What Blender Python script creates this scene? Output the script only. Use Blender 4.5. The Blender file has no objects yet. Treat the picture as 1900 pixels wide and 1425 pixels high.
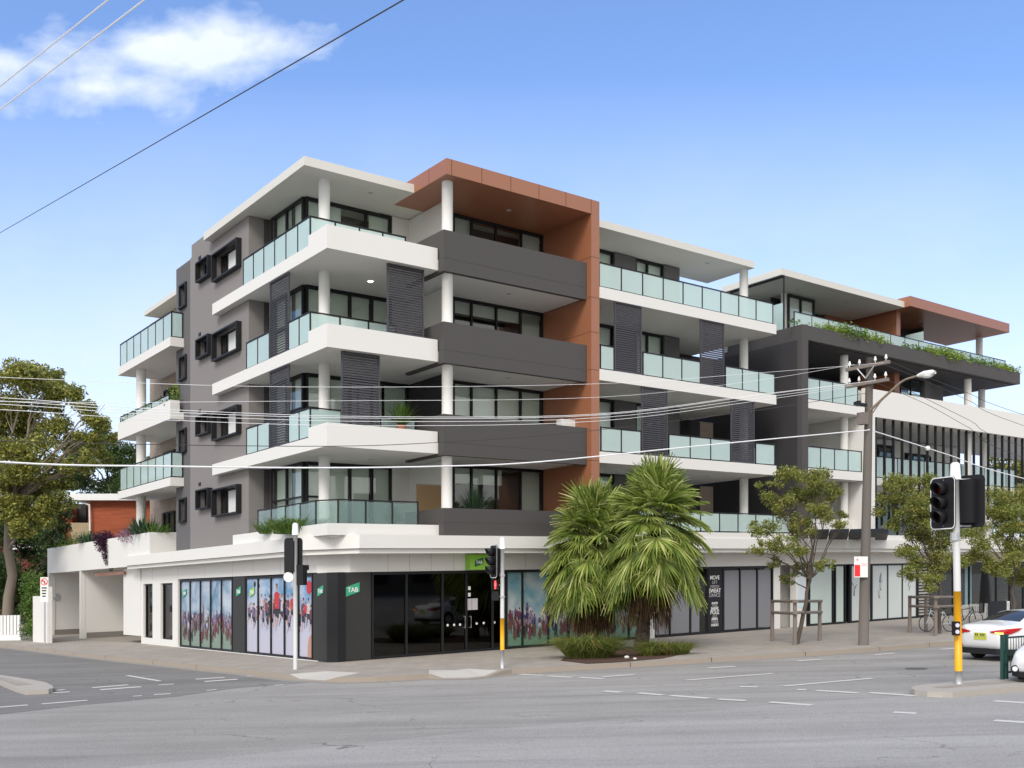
import bpy, math, random
from math import sin, cos, pi, hypot, radians, atan2, sqrt
from mathutils import Vector, Matrix
R = random.Random(7)
C = bpy.context.scene.collection

# ---------------------------------------------------------------- camera, sky, sun
F = 1876.0; K = 0.02455; H = 2.45; HY = 1079.0     # focal length (px of a 1900 px picture), street slope, eye height, horizon
cam = bpy.data.cameras.new('camera'); camo = bpy.data.objects.new('camera', cam); C.objects.link(camo)
cam.sensor_width = 36; cam.lens = F / 1900 * 36; cam.shift_y = (HY - 712.5) / 1900
cam.clip_end = 4000; cam.clip_start = .1
camo.location = (0, 0, H); camo.rotation_euler = (pi / 2, 0, 0)
bpy.context.scene.camera = camo
SUN_EL = radians(40); SUN_AZ = radians(196)          # azimuth clockwise from +Y
w = bpy.data.worlds.new('World'); bpy.context.scene.world = w; w.use_nodes = True
nt = w.node_tree; nt.nodes.clear()
def N(t, ty, **kw):
    n = t.nodes.new(ty)
    for a, b in kw.items():
        if a == 'i':
            for q, val in b.items(): n.inputs[q].default_value = val
        else: setattr(n, a, b)
    return n
sky = N(nt, 'ShaderNodeTexSky', sky_type='NISHITA', sun_disc=False, sun_elevation=SUN_EL, sun_rotation=SUN_AZ,
        air_density=1.0, dust_density=1.2, ozone_density=2.2)
bg = N(nt, 'ShaderNodeBackground'); bg.inputs[1].default_value = .15
out = N(nt, 'ShaderNodeOutputWorld')
tc = N(nt, 'ShaderNodeTexCoord')
sep = N(nt, 'ShaderNodeSeparateXYZ'); nt.links.new(tc.outputs['Generated'], sep.inputs[0])
def M(op, a, b=None, c=None, t=None, clamp=False):
    t = t or nt
    n = t.nodes.new('ShaderNodeMath'); n.operation = op; n.use_clamp = clamp
    for i, q in enumerate((a, b, c)):
        if q is None: continue
        if isinstance(q, (int, float)): n.inputs[i].default_value = q
        else: t.links.new(q, n.inputs[i])
    return n.outputs[0]
ysafe = M('MAXIMUM', sep.outputs[1], .05)
ax = M('DIVIDE', sep.outputs[0], ysafe); az = M('DIVIDE', sep.outputs[2], ysafe)
cn = N(nt, 'ShaderNodeTexNoise', i={'Scale': 8.0, 'Detail': 12.0, 'Roughness': .56, 'Distortion': .15})
cmb = N(nt, 'ShaderNodeCombineXYZ'); nt.links.new(ax, cmb.inputs[0]); nt.links.new(M('MULTIPLY', az, 1.5), cmb.inputs[1]); cmb.inputs[2].default_value = 1.55
nt.links.new(cmb.outputs[0], cn.inputs[0])
def ell(cx, cz, rx, rz):
    dx = M('DIVIDE', M('SUBTRACT', ax, cx), rx); dz = M('DIVIDE', M('SUBTRACT', az, cz), rz)
    return M('SUBTRACT', 1.0, M('SQRT', M('ADD', M('MULTIPLY', dx, dx), M('MULTIPLY', dz, dz))))
def pxd(x, y): return (x - 950) / F, (HY - y) / F
e1 = ell(*pxd(430, 100), .125, .055); e2 = ell(*pxd(60, 120), .22, .05); e3 = ell(*pxd(170, 160), .13, .035); e4 = ell(*pxd(300, 95), .12, .04)
m = M('MAXIMUM', M('MAXIMUM', e1, e2), M('MAXIMUM', e3, e4))
dens = M('MULTIPLY', M('ADD', M('MULTIPLY', m, 1.0), M('MULTIPLY', M('SUBTRACT', cn.outputs[0], .52), 3.0)), 1.2, clamp=True)
gate = M('MULTIPLY', M('ADD', m, .35), 3.0, clamp=True)
dens = M('MULTIPLY', M('MULTIPLY', dens, gate), .8)
# thin pale cloud low over the horizon
cn2 = N(nt, 'ShaderNodeTexNoise', i={'Scale': 5.0, 'Detail': 6.0, 'Roughness': .6})
nt.links.new(cmb.outputs[0], cn2.inputs[0])
low = M('MULTIPLY', M('SUBTRACT', .5, az), 2.4, clamp=True)
lowd = M('MULTIPLY', M('ADD', M('MULTIPLY', low, .78), M('MULTIPLY', M('MULTIPLY', M('SUBTRACT', cn2.outputs[0], .5), .9), low)), 1.0, clamp=True)
tint = N(nt, 'ShaderNodeMix', data_type='RGBA', blend_type='MULTIPLY'); tint.inputs[0].default_value = 1.0
nt.links.new(sky.outputs[0], tint.inputs[6]); tint.inputs[7].default_value = (.88, .97, 1.16, 1)
mixl = N(nt, 'ShaderNodeMix', data_type='RGBA'); nt.links.new(lowd, mixl.inputs[0]); nt.links.new(tint.outputs[2], mixl.inputs[6]); mixl.inputs[7].default_value = (4.35, 4.6, 5.45, 1)
cn3 = N(nt, 'ShaderNodeTexNoise', i={'Scale': 16.0, 'Detail': 4.0}); nt.links.new(cmb.outputs[0], cn3.inputs[0])
cs = N(nt, 'ShaderNodeMix', data_type='RGBA'); nt.links.new(M('MULTIPLY', M('SUBTRACT', cn3.outputs[0], .35), 2.5, clamp=True), cs.inputs[0])
cs.inputs[6].default_value = (4.3, 4.7, 5.2, 1); cs.inputs[7].default_value = (5.2, 5.35, 5.5, 1)
mixc = N(nt, 'ShaderNodeMix', data_type='RGBA'); nt.links.new(dens, mixc.inputs[0]); nt.links.new(mixl.outputs[2], mixc.inputs[6]); nt.links.new(cs.outputs[2], mixc.inputs[7])
# unseen bright cloud added behind the viewer as soft fill light on the facades
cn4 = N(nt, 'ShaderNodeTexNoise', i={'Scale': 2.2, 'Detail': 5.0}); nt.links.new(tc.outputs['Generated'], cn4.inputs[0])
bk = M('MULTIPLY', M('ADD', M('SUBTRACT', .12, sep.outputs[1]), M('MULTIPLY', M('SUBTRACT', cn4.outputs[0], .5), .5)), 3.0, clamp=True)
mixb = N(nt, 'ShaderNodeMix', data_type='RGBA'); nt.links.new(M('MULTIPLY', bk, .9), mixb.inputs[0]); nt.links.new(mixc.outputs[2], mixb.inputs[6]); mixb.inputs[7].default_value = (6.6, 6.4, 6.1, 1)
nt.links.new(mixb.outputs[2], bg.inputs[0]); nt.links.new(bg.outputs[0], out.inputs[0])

sl = bpy.data.lights.new('sun', 'SUN'); sl.energy = 1.45; sl.angle = radians(20); sl.color = (1, .96, .9)
so = bpy.data.objects.new('sun', sl); C.objects.link(so)
sd = Vector((sin(SUN_AZ) * cos(SUN_EL), cos(SUN_AZ) * cos(SUN_EL), sin(SUN_EL)))
so.rotation_euler = sd.to_track_quat('Z', 'Y').to_euler(); so.location = (0, -20, 60)
vs = bpy.context.scene.view_settings
vs.view_transform = 'Standard'; vs.look = 'None'; vs.exposure = .6; vs.gamma = 1; vs.use_curve_mapping = False

# ---------------------------------------------------------------- place frame: u along the main street, v back along the side street
_n = hypot(2410, 1876); A = (2410 / _n, 1876 / _n); B = (-A[1], A[0])
ANG = atan2(A[1], A[0])
def G0(x, y, z=0.):                       # point of the level z seen at a photograph pixel
    Y = F * (H - z) / (y - (HY - K * (x - 950))); return ((x - 950) / F * Y, Y)
O = G0(612, 1227)
def W(u, v, z=0.):
    X = O[0] + u * A[0] + v * B[0]; Y = O[1] + u * A[1] + v * B[1]; return (X, Y, z + K * X)
def uvof(X, Y): d = (X - O[0], Y - O[1]); return (d[0] * A[0] + d[1] * A[1], d[0] * B[0] + d[1] * B[1])
def GU(x, y, z=0.): return uvof(*G0(x, y, z))
def VU(x, v, y=None):                     # u (and z) on a wall of constant v
    d = (x - 950) / F; t = (v + O[0] * B[0] + O[1] * B[1]) / (d * B[0] + B[1]); u = uvof(d * t, t)[0]
    return u if y is None else (u, H + (HY - K * (x - 950) - y) * t / F)
def UV(x, u, y=None):                     # v (and z) on a wall of constant u
    d = (x - 950) / F; t = (u + O[0] * A[0] + O[1] * A[1]) / (d * A[0] + A[1]); v = uvof(d * t, t)[1]
    return v if y is None else (v, H + (HY - K * (x - 950) - y) * t / F)
def AT(x, y, Y): X = (x - 950) / F * Y; return (X, Y, H + (HY - y) * Y / F)   # true world point at depth Y

# ---------------------------------------------------------------- mesh builder
class MB:
    def __init__(s, T=None): s.v = []; s.f = []; s.m = []; s.T = T or (lambda a, b, c: (a, b, c)); s.mi = 0
    def add(s, vs, fs, raw=False):
        o = len(s.v); s.v += [tuple(p) if raw else s.T(*p) for p in vs]
        s.f += [tuple(i + o for i in f) for f in fs]; s.m += [s.mi] * len(fs); return s
    def box(s, a0, a1, b0, b1, c0, c1, mi=None):
        if mi is not None: s.mi = mi
        if a0 > a1: a0, a1 = a1, a0
        if b0 > b1: b0, b1 = b1, b0
        if c0 > c1: c0, c1 = c1, c0
        return s.add([(a0, b0, c0), (a1, b0, c0), (a1, b1, c0), (a0, b1, c0), (a0, b0, c1), (a1, b0, c1), (a1, b1, c1), (a0, b1, c1)],
                     [(3, 2, 1, 0), (4, 5, 6, 7), (0, 1, 5, 4), (1, 2, 6, 5), (2, 3, 7, 6), (3, 0, 4, 7)])
    def prism(s, poly, z0, z1, mi=None):
        if mi is not None: s.mi = mi
        n = len(poly); ar = sum(poly[i][0] * poly[(i + 1) % n][1] - poly[(i + 1) % n][0] * poly[i][1] for i in range(n))
        if ar < 0: poly = poly[::-1]
        return s.add([(x, y, z0) for x, y in poly] + [(x, y, z1) for x, y in poly],
                     [tuple(range(n))[::-1], tuple(range(n, 2 * n))] + [(i, (i + 1) % n, n + (i + 1) % n, n + i) for i in range(n)])
    def tube(s, pts, r, n=8, cap=True, mi=None, raw=False):
        if mi is not None: s.mi = mi
        P = [Vector(p if raw else s.T(*p)) for p in pts]; rs = r if isinstance(r, (list, tuple)) else [r] * len(P)
        vs = []; up = None
        for i, p in enumerate(P):
            d = (P[min(i + 1, len(P) - 1)] - P[max(i - 1, 0)]).normalized()
            if up is None: up = Vector((0, 0, 1)) if abs(d.z) < .9 else Vector((1, 0, 0))
            a = d.cross(up).normalized(); b = d.cross(a).normalized(); up = -b if False else up
            for j in range(n):
                t = 2 * pi * j / n; vs.append(p + a * (cos(t) * rs[i]) + b * (sin(t) * rs[i]))
        fs = []
        for i in range(len(P) - 1):
            for j in range(n): k = (j + 1) % n; fs.append((i * n + j, i * n + k, (i + 1) * n + k, (i + 1) * n + j))
        if cap: fs.append(tuple(range(n))); fs.append(tuple(range((len(P) - 1) * n, len(P) * n))[::-1])
        return s.add(vs, fs, raw=True)
    def ball(s, c, r, n=10, mi=None, sz=None):
        if mi is not None: s.mi = mi
        sz = sz or (1, 1, 1); vs = []; fs = []; m_ = n // 2
        for i in range(m_ + 1):
            th = pi * i / m_
            for j in range(n): ph = 2 * pi * j / n; vs.append((c[0] + r * sz[0] * sin(th) * cos(ph), c[1] + r * sz[1] * sin(th) * sin(ph), c[2] + r * sz[2] * cos(th)))
        for i in range(m_):
            for j in range(n): k = (j + 1) % n; fs.append((i * n + j, (i + 1) * n + j, (i + 1) * n + k, i * n + k))
        return s.add(vs, fs)
    def quad(s, *p, mi=None):
        if mi is not None: s.mi = mi
        return s.add(p, [tuple(range(len(p)))])
    def build(s, name, mats, parent=None, smooth=False, **props):
        used = sorted({i for f in s.f for i in f})
        if len(used) < len(s.v):
            mp_ = {a: b for b, a in enumerate(used)}; s.v = [s.v[i] for i in used]; s.f = [tuple(mp_[i] for i in f) for f in s.f]
        me = bpy.data.meshes.new(name); o0 = Vector(parent['o'] if parent is not None and 'o' in parent else (0, 0, 0))
        me.from_pydata([tuple(Vector(p) - o0) for p in s.v], [], s.f)
        if not isinstance(mats, (list, tuple)): mats = [mats]
        for m_ in mats: me.materials.append(m_)
        if len(mats) > 1: me.polygons.foreach_set('material_index', s.m)
        if smooth: me.polygons.foreach_set('use_smooth', [True] * len(s.f))
        me.validate(); me.update()
        o = bpy.data.objects.new(name, me); C.objects.link(o)
        if parent is not None:
            o.parent = parent
            if 'o' in parent: o['o'] = parent['o']
        for a, b in props.items(): o[a] = b
        return o
def done_offsets():
    for o in bpy.data.objects:
        if 'o' in o: del o['o']
def thing(name, label, cat, loc=(0, 0, 0), rz=0, group=None, baked=False):
    o = bpy.data.objects.new(name, None); C.objects.link(o); o.location = loc; o.rotation_euler = (0, 0, rz)
    o['label'] = label; o['category'] = cat
    if group: o['group'] = group
    if baked: o['o'] = tuple(loc)          # children are written in world coordinates
    return o
def tagged(name, mb, mats, label, cat, group=None, loc=None, smooth=False, kind=None):
    """a thing that is one mesh, built in world coordinates, its origin moved to loc"""
    if loc is not None: mb.v = [tuple(Vector(p) - Vector(loc)) for p in mb.v]
    o = mb.build(name, mats, None, smooth); o['label'] = label; o['category'] = cat
    if loc is not None: o.location = loc
    if group: o['group'] = group
    if kind: o['kind'] = kind
    return o
def structure(name, mb, mats):
    o = mb.build(name, mats); o['kind'] = 'structure'; return o
def copy_tree(o, loc, label, rz=None):
    r = o.copy(); C.objects.link(r); r.location = loc; r['label'] = label
    if rz is not None: r.rotation_euler = (0, 0, rz)
    for ch in list(o.children):
        c = ch.copy(); C.objects.link(c); c.parent = r
        for g in ch.children: d = g.copy(); C.objects.link(d); d.parent = c
    return r

# ---------------------------------------------------------------- materials
def col(c): return (c[0], c[1], c[2], 1)
def mat(name, c, rough=.6, metal=0., var=.08, scale=2.0, bump=0., bscale=60., spec=.5, c2=None, streak=0., island=0., coat=0.):
    m = bpy.data.materials.new(name); m.use_nodes = True; t = m.node_tree; b = t.nodes['Principled BSDF']
    b.inputs['Roughness'].default_value = rough; b.inputs['Metallic'].default_value = metal; b.inputs['Specular IOR Level'].default_value = spec
    if coat: b.inputs['Coat Weight'].default_value = coat; b.inputs['Coat Roughness'].default_value = .05
    g = N(t, 'ShaderNodeNewGeometry'); n = N(t, 'ShaderNodeTexNoise', i={'Scale': scale, 'Detail': 6.0, 'Roughness': .6}); t.links.new(g.outputs['Position'], n.inputs[0])
    mx = N(t, 'ShaderNodeMix', data_type='RGBA'); fac = M('MULTIPLY', M('SUBTRACT', n.outputs[0], .3), 2.5, t=t, clamp=True)
    a = c if c2 else [q * (1 - var) for q in c]; d = c2 if c2 else [min(1, q * (1 + var)) for q in c]
    if island: fac = M('ADD', M('MULTIPLY', fac, 1 - island, t=t), M('MULTIPLY', g.outputs['Random Per Island'], island, t=t), t=t)
    t.links.new(fac, mx.inputs[0]); mx.inputs[6].default_value = col(a); mx.inputs[7].default_value = col(d); last = mx.outputs[2]
    if streak:
        mp = N(t, 'ShaderNodeMapping'); mp.inputs['Scale'].default_value = (5, 5, .45); t.links.new(g.outputs['Position'], mp.inputs[0])
        n2 = N(t, 'ShaderNodeTexNoise', i={'Scale': 1.6, 'Detail': 8.0, 'Roughness': .65}); t.links.new(mp.outputs[0], n2.inputs[0])
        f2 = M('MULTIPLY', M('MULTIPLY', M('SUBTRACT', n2.outputs[0], .5), 5, t=t, clamp=True), streak, t=t)
        m2 = N(t, 'ShaderNodeMix', data_type='RGBA'); t.links.new(f2, m2.inputs[0]); t.links.new(last, m2.inputs[6]); m2.inputs[7].default_value = col([c[0] * .7, c[1] * .68, c[2] * .64]); last = m2.outputs[2]
    t.links.new(last, b.inputs['Base Color'])
    if bump:
        n3 = N(t, 'ShaderNodeTexNoise', i={'Scale': bscale, 'Detail': 4.0}); t.links.new(g.outputs['Position'], n3.inputs[0])
        bu = N(t, 'ShaderNodeBump', i={'Strength': bump, 'Distance': .02}); t.links.new(n3.outputs[0], bu.inputs['Height']); t.links.new(bu.outputs[0], b.inputs['Normal'])
    return m
def bricks(name, c1, c2, mortar, w_=.24, h_=.086, wall=True, rough=.85, ms=.012, offset=.5, var=.25):
    m = bpy.data.materials.new(name); m.use_nodes = True; t = m.node_tree; b = t.nodes['Principled BSDF']; b.inputs['Roughness'].default_value = rough
    g = N(t, 'ShaderNodeNewGeometry'); mp = N(t, 'ShaderNodeMapping'); mp.inputs['Rotation'].default_value = (0, 0, -ANG); t.links.new(g.outputs['Position'], mp.inputs[0])
    s = N(t, 'ShaderNodeSeparateXYZ'); t.links.new(mp.outputs[0], s.inputs[0]); cb = N(t, 'ShaderNodeCombineXYZ')
    if wall: t.links.new(M('ADD', s.outputs[0], s.outputs[1], t=t), cb.inputs[0]); t.links.new(s.outputs[2], cb.inputs[1])
    else: t.links.new(s.outputs[0], cb.inputs[0]); t.links.new(s.outputs[1], cb.inputs[1])
    br = N(t, 'ShaderNodeTexBrick', i={'Color1': col(c1), 'Color2': col(c2), 'Mortar': col(mortar), 'Scale': 1.0, 'Mortar Size': ms, 'Brick Width': w_, 'Row Height': h_, 'Bias': 0.0}); br.offset = offset
    t.links.new(cb.outputs[0], br.inputs[0])
    n = N(t, 'ShaderNodeTexNoise', i={'Scale': .9, 'Detail': 7.0, 'Roughness': .7}); t.links.new(g.outputs['Position'], n.inputs[0])
    mx = N(t, 'ShaderNodeMix', data_type='RGBA', blend_type='MULTIPLY'); mx.inputs[0].default_value = 1
    t.links.new(br.outputs[0], mx.inputs[6]); v_ = M('ADD', 1 - var, M('MULTIPLY', n.outputs[0], 2 * var, t=t), t=t); cc = N(t, 'ShaderNodeCombineXYZ')
    for i in range(3): t.links.new(v_, cc.inputs[i])
    t.links.new(cc.outputs[0], mx.inputs[7]); t.links.new(mx.outputs[2], b.inputs['Base Color'])
    bu = N(t, 'ShaderNodeBump', i={'Strength': .3, 'Distance': .01}); t.links.new(br.outputs[1], bu.inputs['Height']); bu.invert = True; t.links.new(bu.outputs[0], b.inputs['Normal'])
    return m
def glassy(name, tint, alpha, rough=.02, body=None, spec=.8, ior=1.6):
    """window glass: reflecting sheet that lets part of the light through"""
    m = bpy.data.materials.new(name); m.use_nodes = True; t = m.node_tree; t.nodes.clear(); o = N(t, 'ShaderNodeOutputMaterial')
    tr = N(t, 'ShaderNodeBsdfTransparent'); tr.inputs[0].default_value = col(tint); gl = N(t, 'ShaderNodeBsdfGlossy'); gl.inputs['Roughness'].default_value = rough
    gg = N(t, 'ShaderNodeNewGeometry'); dt = N(t, 'ShaderNodeVectorMath', operation='DOT_PRODUCT'); t.links.new(gg.outputs['Incoming'], dt.inputs[0]); t.links.new(gg.outputs['Normal'], dt.inputs[1])
    f0 = ((ior - 1) / (ior + 1)) ** 2; sch = M('ADD', f0, M('MULTIPLY', M('POWER', M('SUBTRACT', 1.0, M('ABSOLUTE', dt.outputs['Value'], t=t), t=t), 5.0, t=t), 1 - f0, t=t), t=t)
    mx = N(t, 'ShaderNodeMixShader'); t.links.new(sch, mx.inputs[0]); last = tr.outputs[0]
    if body:
        df = N(t, 'ShaderNodeBsdfDiffuse'); df.inputs[0].default_value = col(body); tl = N(t, 'ShaderNodeBsdfTranslucent'); tl.inputs[0].default_value = col(body)
        a = N(t, 'ShaderNodeMixShader'); a.inputs[0].default_value = .45; t.links.new(df.outputs[0], a.inputs[1]); t.links.new(tl.outputs[0], a.inputs[2])
        c = N(t, 'ShaderNodeMixShader'); c.inputs[0].default_value = alpha; t.links.new(tr.outputs[0], c.inputs[1]); t.links.new(a.outputs[0], c.inputs[2]); last = c.outputs[0]
    t.links.new(last, mx.inputs[1]); t.links.new(gl.outputs[0], mx.inputs[2]); t.links.new(mx.outputs[0], o.inputs[0]); return m
def leafmat(name, c1, c2, c3=None):
    m = bpy.data.materials.new(name); m.use_nodes = True; t = m.node_tree; b = t.nodes['Principled BSDF']; b.inputs['Roughness'].default_value = .5; b.inputs['Specular IOR Level'].default_value = .35
    g = N(t, 'ShaderNodeNewGeometry'); cr = N(t, 'ShaderNodeValToRGB'); t.links.new(g.outputs['Random Per Island'], cr.inputs[0])
    e = cr.color_ramp.elements; e[0].color = col(c1); e[1].color = col(c2); e[0].position = .1; e[1].position = .9
    if c3: x = e.new(.97); x.color = col(c3); e[1].position = .8
    t.links.new(cr.outputs[0], b.inputs['Base Color'])
    o = t.nodes['Material Output']; tl = N(t, 'ShaderNodeBsdfTranslucent'); t.links.new(cr.outputs[0], tl.inputs[0]); mx = N(t, 'ShaderNodeMixShader'); mx.inputs[0].default_value = .3
    t.links.new(b.outputs[0], mx.inputs[1]); t.links.new(tl.outputs[0], mx.inputs[2]); t.links.new(mx.outputs[0], o.inputs[0]); return m
def emis(name, c, s):
    m = bpy.data.materials.new(name); m.use_nodes = True; b = m.node_tree.nodes['Principled BSDF']; b.inputs['Base Color'].default_value = col(c); b.inputs['Emission Color'].default_value = col(c); b.inputs['Emission Strength'].default_value = s; return m

WHITE = mat('white_render', (.8, .79, .765), .75, var=.05, scale=.6, bump=.08, bscale=40, streak=.4)
CREAM = mat('cream_roof_fascia', (.63, .62, .57), .7, var=.05, scale=.8, streak=.12)
SOFF = mat('painted_soffit', (.66, .655, .64), .8, var=.04, scale=.5)
TAUPE = mat('taupe_render', (.222, .206, .198), .9, var=.06, scale=.8, bump=.15, bscale=25, streak=.12)
GREY = mat('dark_grey_render', (.077, .071, .071), .85, var=.12, scale=.9, bump=.15, bscale=30, streak=.4)
MIDG = mat('mid_grey_render', (.12, .115, .118), .9, var=.06, scale=1.0, streak=.15)
BLACKW = mat('charcoal_wall', (.034, .031, .034), .8, var=.1, scale=1.0)
COPPER = mat('copper_cladding', (.31, .122, .06), .42, var=.2, scale=1.6, streak=.35, spec=.6, coat=.12)
COPPERD = mat('copper_panel_joint', (.1, .04, .02), .8)
FRAME = mat('black_metal_frame', (.016, .016, .018), .5, metal=.0, var=.1, spec=.25)
SLAT = mat('charcoal_metal_slat', (.06, .058, .066), .5, var=.1, spec=.3)
STEEL = mat('galvanised_steel', (.42, .43, .44), .45, metal=.35, var=.12, scale=8)
BLIND = mat('pale_roller_blind', (.84, .88, .83), .9, var=.06, scale=1.5)
CURT = mat('grey_curtain', (.5, .51, .49), .9, var=.3, scale=9)
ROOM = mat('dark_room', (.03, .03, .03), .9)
GLASS = glassy('window_glass', (.9, .93, .91), 0, ior=1.7)
SHOPG = glassy('shop_black_glass', (.12, .12, .12), 0, rough=.03)
FROST = glassy('frosted_balustrade_glass', (.8, .9, .88), .72, rough=.08, body=(.8, .93, .9))
CLEARB = glassy('clear_balustrade_glass', (.75, .86, .84), .3, rough=.04, body=(.5, .62, .6))
PAVE = bricks('footpath_paving', (.37, .33, .285), (.325, .29, .25), (.24, .21, .185), .6, .4, wall=False, ms=.012, var=.22)
CONC = mat('kerb_concrete', (.5, .475, .43), .9, var=.3, scale=1.6, bump=.3, bscale=50, c2=(.32, .285, .235))
RAMPM = mat('ramp_concrete', (.4, .38, .345), .9, var=.25, scale=2.5, bump=.2)
BRED = bricks('red_brick', (.42, .1, .035), (.3, .065, .025), (.32, .09, .04))
BBEI = bricks('beige_brick', (.36, .28, .22), (.3, .225, .17), (.34, .3, .26))
BYEL = bricks('yellow_brick', (.45, .34, .18), (.38, .27, .13), (.4, .35, .28))
TIMBER = mat('weathered_timber', (.16, .135, .12), .9, var=.3, scale=6, bump=.5, bscale=30)
POLEW = mat('old_hardwood_pole', (.24, .22, .2), .9, c2=(.13, .115, .105), scale=5, bump=.5, bscale=25, streak=.3)
BARK = mat('grey_bark', (.2, .17, .14), .9, c2=(.1, .08, .065), scale=6, bump=.6, bscale=25)
GUMB = mat('smooth_gum_bark', (.42, .37, .3), .8, c2=(.22, .18, .14), scale=1.5, bump=.3)
PALMB = mat('fibrous_palm_bark', (.012, .009, .007), .95, c2=(.04, .028, .02), scale=9, bump=.8, bscale=20)
YEL = mat('yellow_paint', (.78, .38, .004), .4, var=.08, scale=6)
BLK = mat('black_plastic', (.014, .014, .016), .5, spec=.25)
LENS = mat('dark_lens', (.03, .015, .015), .2)
WPL = mat('white_plastic', (.72, .72, .7), .4)
WMET = mat('white_painted_metal', (.75, .75, .73), .5, var=.05)
REDP = mat('red_print', (.7, .02, .02), .5)
GRN = mat('green_print', (.04, .32, .18), .5, var=.15)
LIME = mat('lime_sign_face', (.16, .42, .04), .45, c2=(.27, .55, .06), scale=2)
FENG = mat('dark_green_fence_paint', (.012, .05, .04), .45)
CARW = mat('white_car_paint', (.8, .8, .81), .25, var=.01, spec=.5, coat=.6)
TYRE = mat('tyre_rubber', (.02, .02, .02), .8)
RIM = mat('alloy_rim', (.45, .45, .47), .3, metal=.8)
REDL = mat('red_lamp_lens', (.45, .01, .012), .12, var=.1, coat=.6)
CARG = glassy('car_glass', (.25, .28, .28), 0)
MULCH = mat('red_mulch', (.16, .07, .04), .95, c2=(.08, .04, .025), scale=20, bump=.8)
PAPER = mat('paper_sheet', (.45, .42, .45), .7)
BAMB = mat('bamboo_screen', (.45, .33, .19), .8, c2=(.3, .2, .1), scale=14)
TERRA = mat('terracotta', (.35, .12, .06), .8)
L_GUM = leafmat('gum_leaves', (.12, .14, .03), (.36, .37, .08), (.46, .42, .1))
L_DARK = leafmat('dark_tree_leaves', (.03, .06, .016), (.11, .17, .045))
L_STREET = leafmat('street_tree_leaves', (.12, .155, .035), (.36, .4, .1), (.42, .3, .08))
L_PALM = leafmat('palm_fronds', (.1, .16, .025), (.4, .48, .11), (.62, .62, .28))
L_DEAD = leafmat('dead_palm_fronds', (.09, .06, .04), (.24, .15, .07))
L_SHRUB = leafmat('shrub_leaves', (.05, .11, .02), (.17, .27, .05))
L_LIME = leafmat('lime_shrub_leaves', (.12, .2, .02), (.32, .42, .06))
L_PURP = leafmat('purple_trailing_leaves', (.03, .012, .03), (.1, .03, .07))
L_AGAVE = leafmat('blue_green_leaves', (.03, .08, .045), (.1, .17, .08))
L_PINK = leafmat('mauve_flowers', (.16, .08, .13), (.42, .3, .4))
L_GRASS = leafmat('tufted_grass', (.07, .12, .02), (.27, .32, .08), (.42, .27, .1))

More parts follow.
